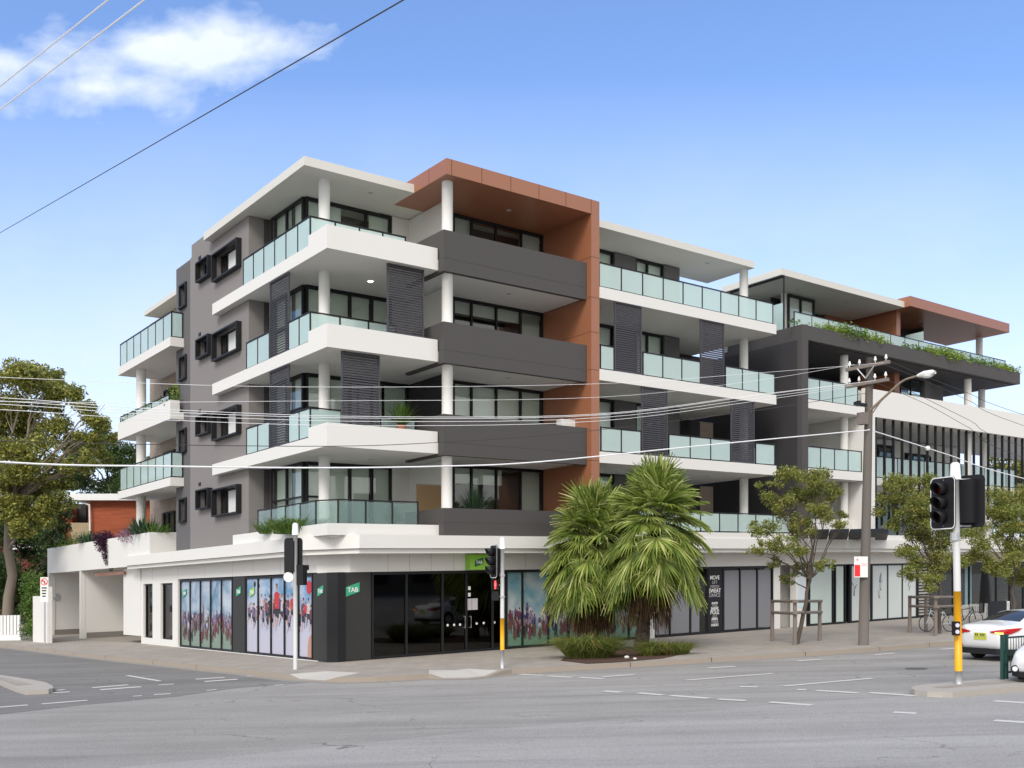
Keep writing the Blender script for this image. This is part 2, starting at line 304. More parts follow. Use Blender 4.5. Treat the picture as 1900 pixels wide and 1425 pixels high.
# asphalt
def asphalt(name, base, alt):
    m = bpy.data.materials.new(name); m.use_nodes = True; t = m.node_tree; b = t.nodes['Principled BSDF']; b.inputs['Roughness'].default_value = .88; b.inputs['Specular IOR Level'].default_value = .3
    g = N(t, 'ShaderNodeNewGeometry'); mp = N(t, 'ShaderNodeMapping'); mp.inputs['Rotation'].default_value = (0, 0, -ANG + .1); mp.inputs['Scale'].default_value = (.06, .75, 1); mp.vector_type = 'POINT'
    t.links.new(g.outputs['Position'], mp.inputs[0])
    n1 = N(t, 'ShaderNodeTexNoise', i={'Scale': 1.0, 'Detail': 5.0, 'Roughness': .6}); t.links.new(mp.outputs[0], n1.inputs[0])
    n2 = N(t, 'ShaderNodeTexNoise', i={'Scale': 45.0, 'Detail': 3.0, 'Roughness': .8}); t.links.new(g.outputs['Position'], n2.inputs[0])
    n3 = N(t, 'ShaderNodeTexNoise', i={'Scale': .5, 'Detail': 6.0, 'Roughness': .6}); t.links.new(g.outputs['Position'], n3.inputs[0])
    f = M('ADD', M('ADD', M('MULTIPLY', M('SUBTRACT', n1.outputs[0], .16, t=t), 1.6, t=t), M('MULTIPLY', n2.outputs[0], 1.0, t=t), t=t), M('MULTIPLY', n3.outputs[0], .6, t=t), t=t)
    f = M('MULTIPLY', M('SUBTRACT', f, .85, t=t), 1.0, t=t, clamp=True)
    mx = N(t, 'ShaderNodeMix', data_type='RGBA'); t.links.new(f, mx.inputs[0]); mx.inputs[6].default_value = col(base); mx.inputs[7].default_value = col(alt); n5 = N(t, 'ShaderNodeTexNoise', i={'Scale': 28.0, 'Detail': 2.0, 'Roughness': .9}); t.links.new(g.outputs['Position'], n5.inputs[0])
    gr = M('ADD', .45, M('MULTIPLY', n5.outputs[0], 1.1, t=t), t=t)
    wp = N(t, 'ShaderNodeTexNoise', i={'Scale': 1.3, 'Detail': 3.0}); t.links.new(g.outputs['Position'], wp.inputs[0])
    va = N(t, 'ShaderNodeVectorMath', operation='MULTIPLY_ADD'); t.links.new(wp.outputs['Color'], va.inputs[0]); va.inputs[1].default_value = (1.4, 1.4, 0); t.links.new(g.outputs['Position'], va.inputs[2])
    vo = N(t, 'ShaderNodeTexVoronoi', feature='DISTANCE_TO_EDGE', i={'Scale': .19}); t.links.new(va.outputs[0], vo.inputs['Vector'])
    ck = M('MULTIPLY', M('SUBTRACT', .0045, vo.outputs['Distance'], t=t), 260, t=t, clamp=True)
    ck = M('MULTIPLY', ck, M('MULTIPLY', M('SUBTRACT', n3.outputs[0], .47, t=t), 7, t=t, clamp=True), t=t)
    n6 = N(t, 'ShaderNodeTexNoise', i={'Scale': .33, 'Detail': 4.0, 'Roughness': .55}); t.links.new(mp.outputs[0], n6.inputs[0]); n6.inputs['Scale'].default_value = 2.3
    gr = M('MULTIPLY', gr, M('SUBTRACT', 1, M('MULTIPLY', M('MULTIPLY', M('SUBTRACT', n6.outputs[0], .55, t=t), 6, t=t, clamp=True), .16, t=t), t=t), t=t)
    gr = M('MULTIPLY', gr, M('SUBTRACT', 1, M('MULTIPLY', ck, .55, t=t), t=t), t=t)
    cc = N(t, 'ShaderNodeCombineXYZ'); [t.links.new(gr, cc.inputs[i]) for i in range(3)]
    m5 = N(t, 'ShaderNodeMix', data_type='RGBA', blend_type='MULTIPLY'); m5.inputs[0].default_value = 1; t.links.new(mx.outputs[2], m5.inputs[6]); t.links.new(cc.outputs[0], m5.inputs[7])
    t.links.new(m5.outputs[2], b.inputs['Base Color'])
    bu = N(t, 'ShaderNodeBump', i={'Strength': .5, 'Distance': .01}); t.links.new(n2.outputs[0], bu.inputs['Height']); t.links.new(bu.outputs[0], b.inputs['Normal']); return m
ASPH = asphalt('worn_asphalt', (.225, .214, .198), (.39, .372, .346))
ASPHL = asphalt('pale_asphalt', (.265, .255, .242), (.42, .405, .385))
ASPHD = asphalt('side_street_asphalt', (.145, .139, .131), (.255, .246, .234))
PAINT = mat('worn_road_paint', (.84, .83, .8), .8, c2=(.6, .58, .55), scale=4)
ISLC = mat('island_concrete', (.62, .6, .56), .9, c2=(.4, .37, .33), scale=2, bump=.3)
EARTH = mat('earth_and_grass', (.07, .08, .04), .95, c2=(.12, .1, .07), scale=.5)
# ---------------------------------------------------------------- ground, roads, footpath, markings
ZR = -.13
def wl(pts): return [(X, Y) for X, Y in pts]
class GM(MB):                               # ground meshes: world X, Y with the slope added
    def __init__(s): super().__init__(lambda x, y, z: (x, y, z + K * x))
g = GM(); g.quad((-900, -300, ZR - .03), (900, -300, ZR - .03), (900, 1500, ZR - .03), (-900, 1500, ZR - .03)); structure('ground', g, EARTH)
g = GM(); g.quad((-160, -60, ZR), (160, -60, ZR), (160, 170, ZR), (-160, 170, ZR)); structure('main_road', g, ASPH)
kerbpx = [(0, 1200, .13), (155, 1219, .13), (240, 1228.5, .13), (331, 1238, .13), (400, 1245.5, .13), (448, 1250, .13), (505, 1257.5, .13), (528, 1260.3, .13), (548, 1262, .015), (598, 1265, .015), (624, 1266, .13),
          (665, 1265.7, .13), (700, 1264.8, .13), (750, 1262.3, .13), (795, 1259.5, .13), (818, 1260.2, .015), (872, 1259.5, .015), (905, 1256.5, .02), (933, 1252.8, .13), (950, 1250.5, .13), (1020, 1246.8, .13), (1100, 1242.3, .13), (1237, 1234, .13), (1400, 1223.8, .13), (1584, 1211.6, .13), (1768, 1197, .13)]
kp = [G0(x, y, ZR) + (h,) for x, y, h in kerbpx]
d0 = (kp[0][0] - kp[3][0], kp[0][1] - kp[3][1]); l0 = hypot(*d0)
kp = [(kp[0][0] + d0[0] / l0 * 110, kp[0][1] + d0[1] / l0 * 110, .13)] + kp
d1 = (kp[-1][0] - kp[-4][0], kp[-1][1] - kp[-4][1]); l1 = hypot(*d1)
kp.append((kp[-1][0] + d1[0] / l1 * 60, kp[-1][1] + d1[1] / l1 * 60, .13))
def offs(path, d):
    r = []
    for i, p in enumerate(path):
        a = path[max(i - 1, 0)]; b = path[min(i + 1, len(path) - 1)]; t = (b[0] - a[0], b[1] - a[1]); l = hypot(*t) or 1
        r.append((p[0] - t[1] / l * d, p[1] + t[0] / l * d))
    return r
k1 = offs(kp, .16); k2 = offs(kp, 1.35)
kb = GM()
for i in range(len(kp) - 1):
    a, b = kp[i], kp[i + 1]; h0 = ZR + a[2]; h1 = ZR + b[2]
    kb.quad((a[0], a[1], ZR - .02), (b[0], b[1], ZR - .02), (b[0], b[1], h1), (a[0], a[1], h0), mi=1)
    kb.mi = 0; kb.quad((a[0], a[1], h0), (b[0], b[1], h1), (k1[i + 1][0], k1[i + 1][1], h1 + .004), (k1[i][0], k1[i][1], h0 + .004))
    # gutter
for i in range(len(kp) - 1):                       # joints between kerb stones
    a, b = kp[i], kp[i + 1]; L = hypot(b[0] - a[0], b[1] - a[1])
structure('kerb', kb, [CONC, mat('mottled_kerb_face', (.13, .1, .08), .95, c2=(.34, .29, .24), scale=1.1)])  # upright face in a darker, mottled brown than the kerb top
kj = GM()
for i in range(len(kp) - 1):                       # joints between kerb stones and a storm drain
    a, b = kp[i], kp[i + 1]; L = hypot(b[0] - a[0], b[1] - a[1]); n = int(L / 2.4)
    if n > 20: continue
    for j in range(n):
        f_ = (j + .5) / n; h_ = ZR + a[2] + (b[2] - a[2]) * f_; x, y = a[0] + (b[0] - a[0]) * f_, a[1] + (b[1] - a[1]) * f_; tx, ty = (b[0] - a[0]) / L * .012, (b[1] - a[1]) / L * .012; nx, ny = -ty / .012 * .17, tx / .012 * .17
        kj.add([(x - tx, y - ty, h_ + .007), (x + tx, y + ty, h_ + .007), (x + tx + nx, y + ty + ny, h_ + .011), (x - tx + nx, y - ty + ny, h_ + .011)], [(0, 1, 2, 3)])
        kj.add([(x - tx + ty * .3, y - ty - tx * .3, ZR), (x + tx + ty * .3, y + ty - tx * .3, ZR), (x + tx + ty * .3, y + ty - tx * .3, h_ + .008), (x - tx + ty * .3, y - ty - tx * .3, h_ + .008)], [(0, 1, 2, 3)])
structure('kerb_joints', kj, mat('joint_dirt', (.07, .06, .05), .95))
gt = GM(); k3 = offs(kp, -.32)
for i in range(len(kp) - 1): gt.quad((k3[i][0], k3[i][1], ZR + .004), (k3[i + 1][0], k3[i + 1][1], ZR + .004), (kp[i + 1][0], kp[i + 1][1], ZR + .006), (kp[i][0], kp[i][1], ZR + .006))
structure('gutter', gt, mat('gutter_concrete', (.2, .19, .175), .9, c2=(.28, .26, .23), scale=3))
fp = GM()
for i in range(len(kp) - 1):
    h0 = ZR + kp[i][2]; h1 = ZR + kp[i + 1][2]
    ramp = (kp[i][2] < .1 or kp[i + 1][2] < .1)
    fp.quad((k1[i][0], k1[i][1], h0), (k1[i + 1][0], k1[i + 1][1], h1), (k2[i + 1][0], k2[i + 1][1], 0), (k2[i][0], k2[i][1], 0), mi=1 if ramp else 0)
far = [W(60, 3), W(3, 3), W(3, 130)]
fp.add([(x, y, 0) for x, y in k2] + [(p[0], p[1], 0) for p in far], [tuple(range(len(k2) + 3))[::1]], ); fp.m[-1] = 0
structure('footpath', fp, [PAVE, RAMPM])
# darker side street surface and a paler relaid strip of the main road
seam = [G0(x, y, ZR) for x, y in ((590, 1265.8), (442, 1276.5), (331, 1292), (147, 1309), (0, 1325.6), (-400, 1378))]
ss = GM(); pl = [(p[0], p[1]) for p in kp[:11]] + seam + [(kp[0][0] - 16, kp[0][1] - 3)]
ss.add([(x, y, ZR + .0035) for x, y in pl], [tuple(range(len(pl)))[::-1]]); structure('side_street', ss, ASPHD)
pa = [G0(x, y, ZR) for x, y in ((-150, 1465), (236, 1423), (700, 1377), (900, 1355), (1268, 1323), (1479, 1305), (1700, 1290), (2300, 1245))]
rp = GM(); pl = pa + [(60, 12), (60, 2), (-12, 2)]
rp.add([(x, y, ZR + .0035) for x, y in pl], [tuple(range(len(pl)))[::-1]]); structure('road_resurfaced_strip', rp, ASPHL)
mk = GM()
def mark(x0, y0, x1, y1, wd=.13):
    wd *= 1.5
    a = Vector(G0(x0, y0, ZR)); b = Vector(G0(x1, y1, ZR)); d = (b - a).normalized(); n = Vector((-d.y, d.x)) * wd / 2
    mk.add([(p.x, p.y, ZR + .009) for p in (a - n, b - n, b + n, a + n)], [(0, 1, 2, 3)])
zl = lambda x, y: (x / 2.714, 1180 + y / 2.714)
zr = lambda x, y: (900 + x / 1.9, 1160 + y / 1.9)
for a in ((640, 200, 805, 228, .09), (800, 248, 875, 243, .12), (465, 262, 645, 247, .16), (505, 272, 710, 257, .18), (985, 219, 1130, 210, .16), (1030, 231, 1195, 219, .18), (775, 297, 860, 292, .12), (670, 305, 715, 302, .1), (210, 344, 440, 325, .13),
          (-60, 365, 140, 349, .13), (145, 293, 350, 283, .15), (285, 275, 325, 271, .14), (1040, 276, 1090, 272, .1), (1380, 251, 1430, 247, .12), (1240, 203, 1270, 203, .1)):
    mark(*zl(a[0], a[1]), *zl(a[2], a[3]), a[4])
for a in ((125, 174, 207, 178), (220, 180, 308, 185), (332, 185, 420, 190), (412, 183, 525, 175), (418, 233, 478, 238), (540, 240, 628, 247), (655, 249, 788, 259), (822, 262, 922, 267), (1003, 272, 1152, 283), (785, 152, 882, 146), (1100, 127, 1187, 121),
          (1372, 105, 1447, 99), (1607, 86, 1660, 82), (708, 195, 1016, 171), (1050, 216, 1367, 188), (898, 218, 962, 219), (1100, 228, 1133, 229), (1168, 231, 1315, 240), (1355, 239, 1518, 250), (1562, 252, 1615, 255), (1795, 268, 1990, 281), (1795, 337, 1990, 350), (1440, 308, 1520, 312)):
    mark(*zr(a[0], a[1]), *zr(a[2], a[3]), .15 if a[0] not in (708, 1050) else .12)
structure('road_markings', mk, PAINT)
def island(name, px, inner):
    P = [G0(x, y, -.01) for x, y in px]; c = (sum(p[0] for p in P) / len(P), sum(p[1] for p in P) / len(P))
    g = GM(); g.prism(P, ZR - .02, -.01, mi=0)
    Q = [G0(x, y, -.01) for x, y in inner]; g.add([(x, y, -.006) for x, y in Q], [tuple(range(len(Q)))]); g.m[-1] = 1
    structure(name, g, [ISLC, PAVE])
island('traffic_island', [(-160, 1243), (0, 1252), (60, 1261), (85, 1266), (97, 1272), (99, 1276), (90, 1279), (48, 1281), (30, 1276), (0, 1264), (-160, 1252)], [(-160, 1250), (0, 1262), (30, 1272), (60, 1270), (40, 1264), (0, 1256), (-160, 1246)])
island('traffic_island', [(1690, 1277), (1695, 1273), (1709, 1270.5), (1780, 1264), (1877, 1256), (2100, 1238), (2100, 1256), (1960, 1267), (1883, 1273.5), (1820, 1279), (1768, 1284), (1720, 1282.5), (1698, 1280)], [(1730, 1275), (1800, 1267.5), (1877, 1261), (2100, 1243), (2100, 1250), (1883, 1266), (1800, 1273), (1750, 1277)])

# ---------------------------------------------------------------- building helpers
def BM(): return MB(W)
def beam_v(mb, u0, u1, z0, z1, v, d, mi=None): mb.box(u0, u1, v, v + d, z0, z1, mi=mi)
def window(parent, face, a0, a1, p, z0, z1, mull=(), trans=(), blind=None, fw=.06, depth=.1, bd=(0, 1), room=True, rd=.9, name='window', glass=None, mull_t=None, kind=None):
    """window in the wall plane p (face 'v': faces -v and spans u; 'u': faces -u and spans v); mull/trans are positions of bars"""
    def bx(mb, s0, s1, q0, q1, h0, h1, **k):
        return mb.box(s0, s1, q0, q1, h0, h1, **k) if face == 'v' else mb.box(q0, q1, s0, s1, h0, h1, **k)
    m = BM(); bx(m, a0, a0 + fw, p, p + depth, z0, z1); bx(m, a1 - fw, a1, p, p + depth, z0, z1); bx(m, a0 + fw, a1 - fw, p, p + depth, z0, z0 + fw); bx(m, a0 + fw, a1 - fw, p, p + depth, z1 - fw * 1.3, z1)
    mt = mull_t or fw
    for x in mull: bx(m, x - mt / 2, x + mt / 2, p + .004, p + depth - .004, z0 + fw, z1 - fw * 1.3)
    xs = [a0 + fw] + list(mull) + [a1 - fw]
    for z in trans:
        for i in range(len(xs) - 1):
            bx(m, xs[i] + (mt / 2 if i else 0), xs[i + 1] - (mt / 2 if i < len(xs) - 2 else 0), p + .006, p + depth - .006, z - .03, z + .03)
    wo = m.build(name, FRAME, parent)
    q = BM(); bx(q, a0 + fw * .5, a1 - fw * .5, p + depth * .5, p + depth * .5 + .008, z0 + fw * .5, z1 - fw * .6); q.build('glass_pane', glass or GLASS, wo)
    if blind:
        b = BM()
        for (x0, x1, zb, zt, mi) in blind:   # fractions of the opening
            X0 = a0 + (a1 - a0) * x0; X1 = a0 + (a1 - a0) * x1; bx(b, X0 + .02, X1 - .02, p + depth + .07, p + depth + .075, z0 + (z1 - z0) * zb, z0 + (z1 - z0) * zt, mi=mi)
        b.build('blind', [BLIND, CURT], wo)
    if room:
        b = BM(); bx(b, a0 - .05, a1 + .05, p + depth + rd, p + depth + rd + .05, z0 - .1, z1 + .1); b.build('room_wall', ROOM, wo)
    return wo
def balustrade(parent, pts, z0, z1, sp=1.0, posts=None, mat_=None, gz=.04, rail=True, outx=0.):
    """posts and rail along pts [(u,v)...] with glass between"""
    m = BM(); g = BM(); t = .022
    for i in range(len(pts) - 1):
        (a, b), (c, d) = pts[i], pts[i + 1]; L = hypot(c - a, d - b); n = max(1, round(L / sp)); ux, uy = (c - a) / L, (d - b) / L; nx, ny = -uy, ux
        def seg(mb, s0, s1, w0, w1, h0, h1):
            P = [(a + ux * s + nx * q, b + uy * s + ny * q) for s, q in ((s0, w0), (s1, w0), (s1, w1), (s0, w1))]; mb.prism(P, h0, h1)
        if rail: seg(m, -t, L + t, -.025, .025, z1 - .04, z1 + .002 * i)
        seg(m, 0.02, L - .02, -.012, .012, z0 + .02, z0 + .05)
        for j in range(n + 1):
            if i and j == 0: continue
            s = L * j / n; seg(m, s - t, s + t, -.02, .02, z0, z1 - .041)
        for j in range(n): seg(g, L * j / n + t + .01, L * (j + 1) / n - t - .01, -.005, .005, z0 + gz + .02, z1 - .06)
    r = m.build('railing', FRAME, parent); g.build('glass_panel', mat_ or FROST, parent); return r
def louvre(parent, face, a0, a1, p, z0, z1):
    def bx(mb, s0, s1, q0, q1, h0, h1, **k):
        return mb.box(s0, s1, q0, q1, h0, h1, **k) if face == 'v' else mb.box(q0, q1, s0, s1, h0, h1, **k)
    m = BM(); bx(m, a0, a0 + .05, p, p + .06, z0, z1); bx(m, a1 - .05, a1, p, p + .06, z0, z1); bx(m, a0 + .05, a1 - .05, p, p + .06, z0, z0 + .05); bx(m, a0 + .05, a1 - .05, p, p + .06, z1 - .05, z1)
    n = int((z1 - z0 - .1) / .085)
    for i in range(n):
        z = z0 + .05 + (z1 - z0 - .1) * (i + .5) / n; h = .036; o = .012
        if face == 'v': vs_ = [(a0 + .05, p + .006, z - h), (a1 - .05, p + .006, z - h), (a1 - .05, p + .05, z + h), (a0 + .05, p + .05, z + h), (a0 + .05, p + .012, z - h - o), (a1 - .05, p + .012, z - h - o), (a1 - .05, p + .057, z + h - o), (a0 + .05, p + .057, z + h - o)]
        else: vs_ = [(p + .006, a1 - .05, z - h), (p + .006, a0 + .05, z - h), (p + .05, a0 + .05, z + h), (p + .05, a1 - .05, z + h), (p + .012, a1 - .05, z - h - o), (p + .012, a0 + .05, z - h - o), (p + .057, a0 + .05, z + h - o), (p + .057, a1 - .05, z + h - o)]
        m.add(vs_, [(0, 1, 2, 3), (7, 6, 5, 4), (0, 4, 5, 1), (2, 6, 7, 3), (1, 5, 6, 2), (3, 7, 4, 0)])
    m.build('louvre_screen', SLAT, parent)
def column(parent, u, v, z0, z1, r=.19, m_=None):
    m = BM(); m.tube([(u, v, z0), (u, v, z1)], r, 20); m.build('column', m_ or WHITE, parent, smooth=False)
    for p in bpy.data.objects[-1:] if False else []: pass
def smooth_sides(o):
    for p in o.data.polygons: p.use_smooth = len(p.vertices) == 4
def wall_holes(mb, face, a0, a1, p0, p1, z0, z1, holes):
    """wall slab with rectangular holes [(s0,s1,h0,h1)] cut out of it, made of butted boxes"""
    xs = sorted({a0, a1} | {h[0] for h in holes} | {h[1] for h in holes})
    for i in range(len(xs) - 1):
        x0, x1 = xs[i], xs[i + 1]; xm = (x0 + x1) / 2; hs = sorted([(h[2], h[3]) for h in holes if h[0] < xm < h[1]]); z = z0
        for h in hs + [(z1, z1)]:
            if h[0] > z + 1e-4:
                if face == 'v': mb.box(x0, x1, p0, p1, z, h[0])
                else: mb.box(p0, p1, x0, x1, z, h[0])
            z = h[1]
def downlight(parent, u, v, z, lit=False):
    m = BM(); m.tube([(u, v, z - .012), (u, v, z + .01)], .09, 14, mi=0); m.build('ceiling_light', LIT if lit else WPL2, parent)
LIT = emis('lit_ceiling_light', (1, .85, .6), 6.0); WPL2 = mat('unlit_ceiling_light', (.4, .4, .4), .4)

# ================================================================ BUILDING 1
FL = [3.97, 6.83, 9.93, 13.02, 16.1]           # soffit heights: podium top, slab 2, 3, 4, roof
b1 = thing('apartment_building', 'white and dark grey corner apartment building with a copper framed bay and shops below', 'apartment building', W(0, 0), baked=True)
TH = .42
# interior mass
m = BM(); m.box(2.2, 17.0, 4.9, 12.0, .1, 16.05); m.box(1.2, 2.2, 7.5, 12, .1, 16.05); m.box(.9, 20.5, 1.0, 12.0, .1, 3.9); m.build('core', ROOM, b1)
# --- podium
S0 = -.6                                           # street wall plane
fz = [(-.9, 18.5), (-.9, .1), (.25, -1.5), (30.0, -1.5)]
def fascia(parent, name, path, t, z0, z1, m_, extra=0.):
    mb = BM(); inn = []
    P = [Vector((p[0], p[1])) for p in path]
    def off(i, d):
        a = P[max(i - 1, 0)]; b = P[i]; c = P[min(i + 1, len(P) - 1)]; n1 = (b - a); n2 = (c - b)
        n1 = n1 if n1.length else n2; n2 = n2 if n2.length else n1
        n1 = Vector((-n1.y, n1.x)).normalized(); n2 = Vector((-n2.y, n2.x)).normalized(); k = (n1 + n2).normalized(); return b + k * (d / max(.3, k.dot(n1)))
    I = [off(i, t) for i in range(len(P))]
    mb.prism([tuple(p) for p in P] + [tuple(p) for p in I[::-1]], z0, z1); return mb.build(name, m_, parent)
fascia(b1, 'podium_fascia', [(-.9, 18.5), (-.9, .1), (.25, -1.5), (22.38, -1.5)], .25, 3.62, 4.05, WHITE)
fascia(b1, 'podium_trim', [(-.8, 18.4), (-.8, .14), (.29, -1.4), (22.38, -1.4)], .15, 3.46, 3.61, WHITE)
m = BM(); m.prism([(-.65, 18.45), (-.65, .2), (.37, -1.25), (22.38, -1.25), (22.38, 3), (1, 3), (1, 18.45)], 3.5, 3.98); m.build('podium_soffit', SOFF, b1)
m = BM()   # lintel and ground floor walls
m.box(.4, 22.1, S0, S0 + .25, 2.88, 3.5); m.box(-.3, -.05, .3, 17.9, 2.9, 3.5)
m.prism([(-.3, .3), (.4, S0), (.4, S0 + .25), (-.05, .3)], 2.88, 3.5)
for a, b in ((VU(1206, S0), VU(1214, S0)), (VU(1435, S0), VU(1447, S0))): m.box(a, b, S0 - .02, S0 + .25, -.2, 2.879)
wall_holes(m, 'u', UV(330, -.3), UV(262, -.3), -.3, -.06, -.25, 2.899, [(UV(320, -.3), UV(298, -.3), .28, 2.75), (UV(283, -.3), UV(266, -.3), .28, 2.75)])
m.box(VU(1447, S0), VU(1476, 0.3), .3, .5, -.2, 3.5)
m.box(-.3, -.06, .3, UV(330, -.3) , -.25, .02)
m.build('ground_floor_wall', WHITE, b1)
for a, b in ((320, 298), (283, 266)): window(b1, 'u', UV(a, -.3) + .0, UV(b, -.3), -.2, .28, 2.75, [], blind=None, name='tall_window', glass=SHOPG)
m = BM()
for x in (720, 760, 800, 842, 975, 1018, 1060): u_ = VU(x, S0); m.box(u_ - .006, u_ + .006, S0 - .002, S0 + .01, 2.89, 3.45)
for x in (283, 330, 380, 432, 470, 520, 570): v_ = UV(x, -.3); m.box(-.302, -.29, v_ - .006, v_ + .006, 2.91, 3.45)
m.build('panel_joints', mat('joint_shadow_gap', (.3, .29, .28), .9), b1)
# steel panels, glass shopfront
def shopwin(face, a0, a1, p, n, glass=None, name='shop_window', z0=.02, z1=2.87, poster=None, mull=None, **k):
    ms = mull if mull is not None else [a0 + (a1 - a0) * i / n for i in range(1, n)]
    return window(b1, face, a0, a1, p, z0, z1, ms, glass=glass, name=name, fw=.07, depth=.12, room=poster is None, **k)
PANEL = mat('brushed_dark_panel', (.03, .03, .029), .5, metal=.0, var=.5, scale=1.5, spec=.15)
pans = []
for q_ in ((-.27, -.15, UV(608, -.27), UV(581, -.27)), (-.27, -.15, UV(454, -.27), UV(432, -.27)), (.22, VU(689, S0), S0 + .03, S0 + .15)): m = BM(); m.box(*q_, .02, 2.88); pans.append(m.build('dark_metal_panel', PANEL, b1))
m = BM(); m.prism([(-.29, .04 + UV(608, -.27)), (-.29, -.38), (-.05, -.62), (.22, -.62), (.22, -.4), (-.1, UV(608, -.27))], 0.0, 2.885); m.build('corner_post', FRAME, b1)
def uvx(x, p, face): return UV(x, p) if face == 'u' else VU(x, p)
# posters -----------------------------------------------------------
def poster_mat(name, seed, top, mid, low, h0, h1):
    m = bpy.data.materials.new(name); m.use_nodes = True; t = m.node_tree; b = t.nodes['Principled BSDF']; b.inputs['Roughness'].default_value = .25
    g = N(t, 'ShaderNodeNewGeometry'); s = N(t, 'ShaderNodeSeparateXYZ'); t.links.new(g.outputs['Position'], s.inputs[0])
    ad = N(t, 'ShaderNodeVectorMath', operation='ADD'); t.links.new(g.outputs['Position'], ad.inputs[0]); ad.inputs[1].default_value = (seed, seed, 0)
    n = N(t, 'ShaderNodeTexNoise', i={'Scale': .9, 'Detail': 7.0, 'Roughness': .55, 'Distortion': .6}); t.links.new(ad.outputs[0], n.inputs[0])
    a = N(t, 'ShaderNodeMix', data_type='RGBA'); t.links.new(M('MULTIPLY', M('SUBTRACT', n.outputs[0], .38, t=t), 4.0, t=t, clamp=True), a.inputs[0]); a.inputs[6].default_value = col(top); a.inputs[7].default_value = col(mid)
    f = M('MULTIPLY', M('ADD', M('SUBTRACT', h1, s.outputs[2], t=t), M('MULTIPLY', n.outputs[0], .5, t=t), t=t), 1 / (h1 - h0), t=t, clamp=True)
    c = N(t, 'ShaderNodeMix', data_type='RGBA'); t.links.new(f, c.inputs[0]); t.links.new(a.outputs[2], c.inputs[6]); c.inputs[7].default_value = col(low)
    t.links.new(c.outputs[2], b.inputs['Base Color']); return m
INK = [mat('print_' + n_, c_, .5, var=.25, scale=12) for n_, c_ in (('maroon', (.13, .035, .055)), ('brown', (.1, .05, .035)), ('navy', (.03, .04, .12)), ('mauve', (.22, .16, .22)), ('pale', (.42, .39, .41)), ('skin', (.38, .2, .14)), ('red', (.42, .02, .035)), ('black', (.02, .02, .025)), ('violet', (.1, .08, .16)))]
def figure(mb, fn, x, z, s, kind, r, lay):
    """flat printed figure; fn(x, z, layer) gives the wall point"""
    def P(pts, mi):
        mb.mi = mi; mb.add([fn(x + a * s, z + b * s, lay + .0004 * len(mb.f) * 0 + lay * 0) for a, b in pts], [tuple(range(len(pts)))])
    def E(cx, cz, rx, rz, mi, n=8): P([(cx + rx * cos(2 * pi * i / n), cz + rz * sin(2 * pi * i / n)) for i in range(n)], mi)
    ix = lambda *o: o[r.randrange(len(o))] + 1
    if kind == 'horse':
        s *= 1.0
        c = ix(1, 0, 1, 7, 1); P([(-.16, .35), (.16, .35), (.2, .8), (.1, 1.15), (-.1, 1.15), (-.2, .8)], c)
        for lx in (-.15, -.05, .04, .13): P([(lx, .4), (lx + .05, .4), (lx + .04 + r.uniform(-.06, .06), r.uniform(-.05, .15)), (lx + r.uniform(-.06, .06), r.uniform(-.05, .1))], c)
        P([(-.07, 1.0), (.07, 1.0), (.06, 1.4), (.0, 1.5), (-.06, 1.4)], c)
        j = ix(3, 0, 4, 8, 3, 3, 2, 1); P([(-.15, 1.1), (.15, 1.1), (.2, 1.5), (.08, 1.72), (-.08, 1.72), (-.2, 1.5)], j); E(0, 1.8, .085, .1, ix(4, 3, 0, 7)); P([(-.18, 1.2), (-.1, 1.25), (-.14, .85), (-.22, .8)], ix(4, 4, 3))
    else:
        j = kind if isinstance(kind, int) else ix(3, 0, 6, 2, 4, 8); l = r.uniform(-.35, .35)
        P([(-.2, .8), (.2, .8), (.24, 1.4), (.1, 1.5), (-.1, 1.5), (-.24, 1.4)], j); E(0, 1.66, .09, .13, 6); E(0, 1.73, .095, .09, 8)
        P([(-.19, .55), (.01, .55), (.02, .85), (-.2, .85)], 8); P([(0, .5), (.2, .5), (.2, .85), (0, .85)], 8)
        P([(-.17, .55), (-.05, .55), (-.08 + l, .05), (-.15 + l, 0)], ix(5, 7)); P([(.06, .5), (.18, .5), (.16 - l, .2), (.08 - l, .15)], ix(5, 3))
        a = r.uniform(-.45, .45); P([(-.22, 1.4), (-.16, 1.25), (-.38, 1.0 + a), (-.45, 1.05 + a)], 6); P([(.22, 1.4), (.16, 1.25), (.4, 1.1 - a), (.46, 1.18 - a)], 6)
def poster(face, a0, a1, p, z0, z1, m_, figs, seed, parent):
    mb = BM()
    off = [0]
    def fn(x, z, lay):
        q = p - .004 - lay
        X = a0 + (a1 - a0) * x; Z = z0 + (z1 - z0) * z
        return (X, q, Z) if face == 'v' else (q, X, Z)
    mb.mi = 0; mb.add([fn(0, 0, 0), fn(1, 0, 0), fn(1, 1, 0), fn(0, 1, 0)] if face == 'v' else [fn(1, 0, 0), fn(0, 0, 0), fn(0, 1, 0), fn(1, 1, 0)], [(0, 1, 2, 3)])
    r = random.Random(seed); wd = abs(a1 - a0); hh = z1 - z0
    for k, (x, z, s, kind) in enumerate(figs):
        def f2(xx, zz, lay, x=x, z=z): return fn(x + (xx - x) / wd * hh * (1 if face == 'v' else -1), zz, .0005 + .00015 * k)
        figure(mb, f2, x, z, s * (1.2 if seed == 4 else 1), kind, r, 0)
    o = mb.build('window_poster', [m_] + INK, parent); return o
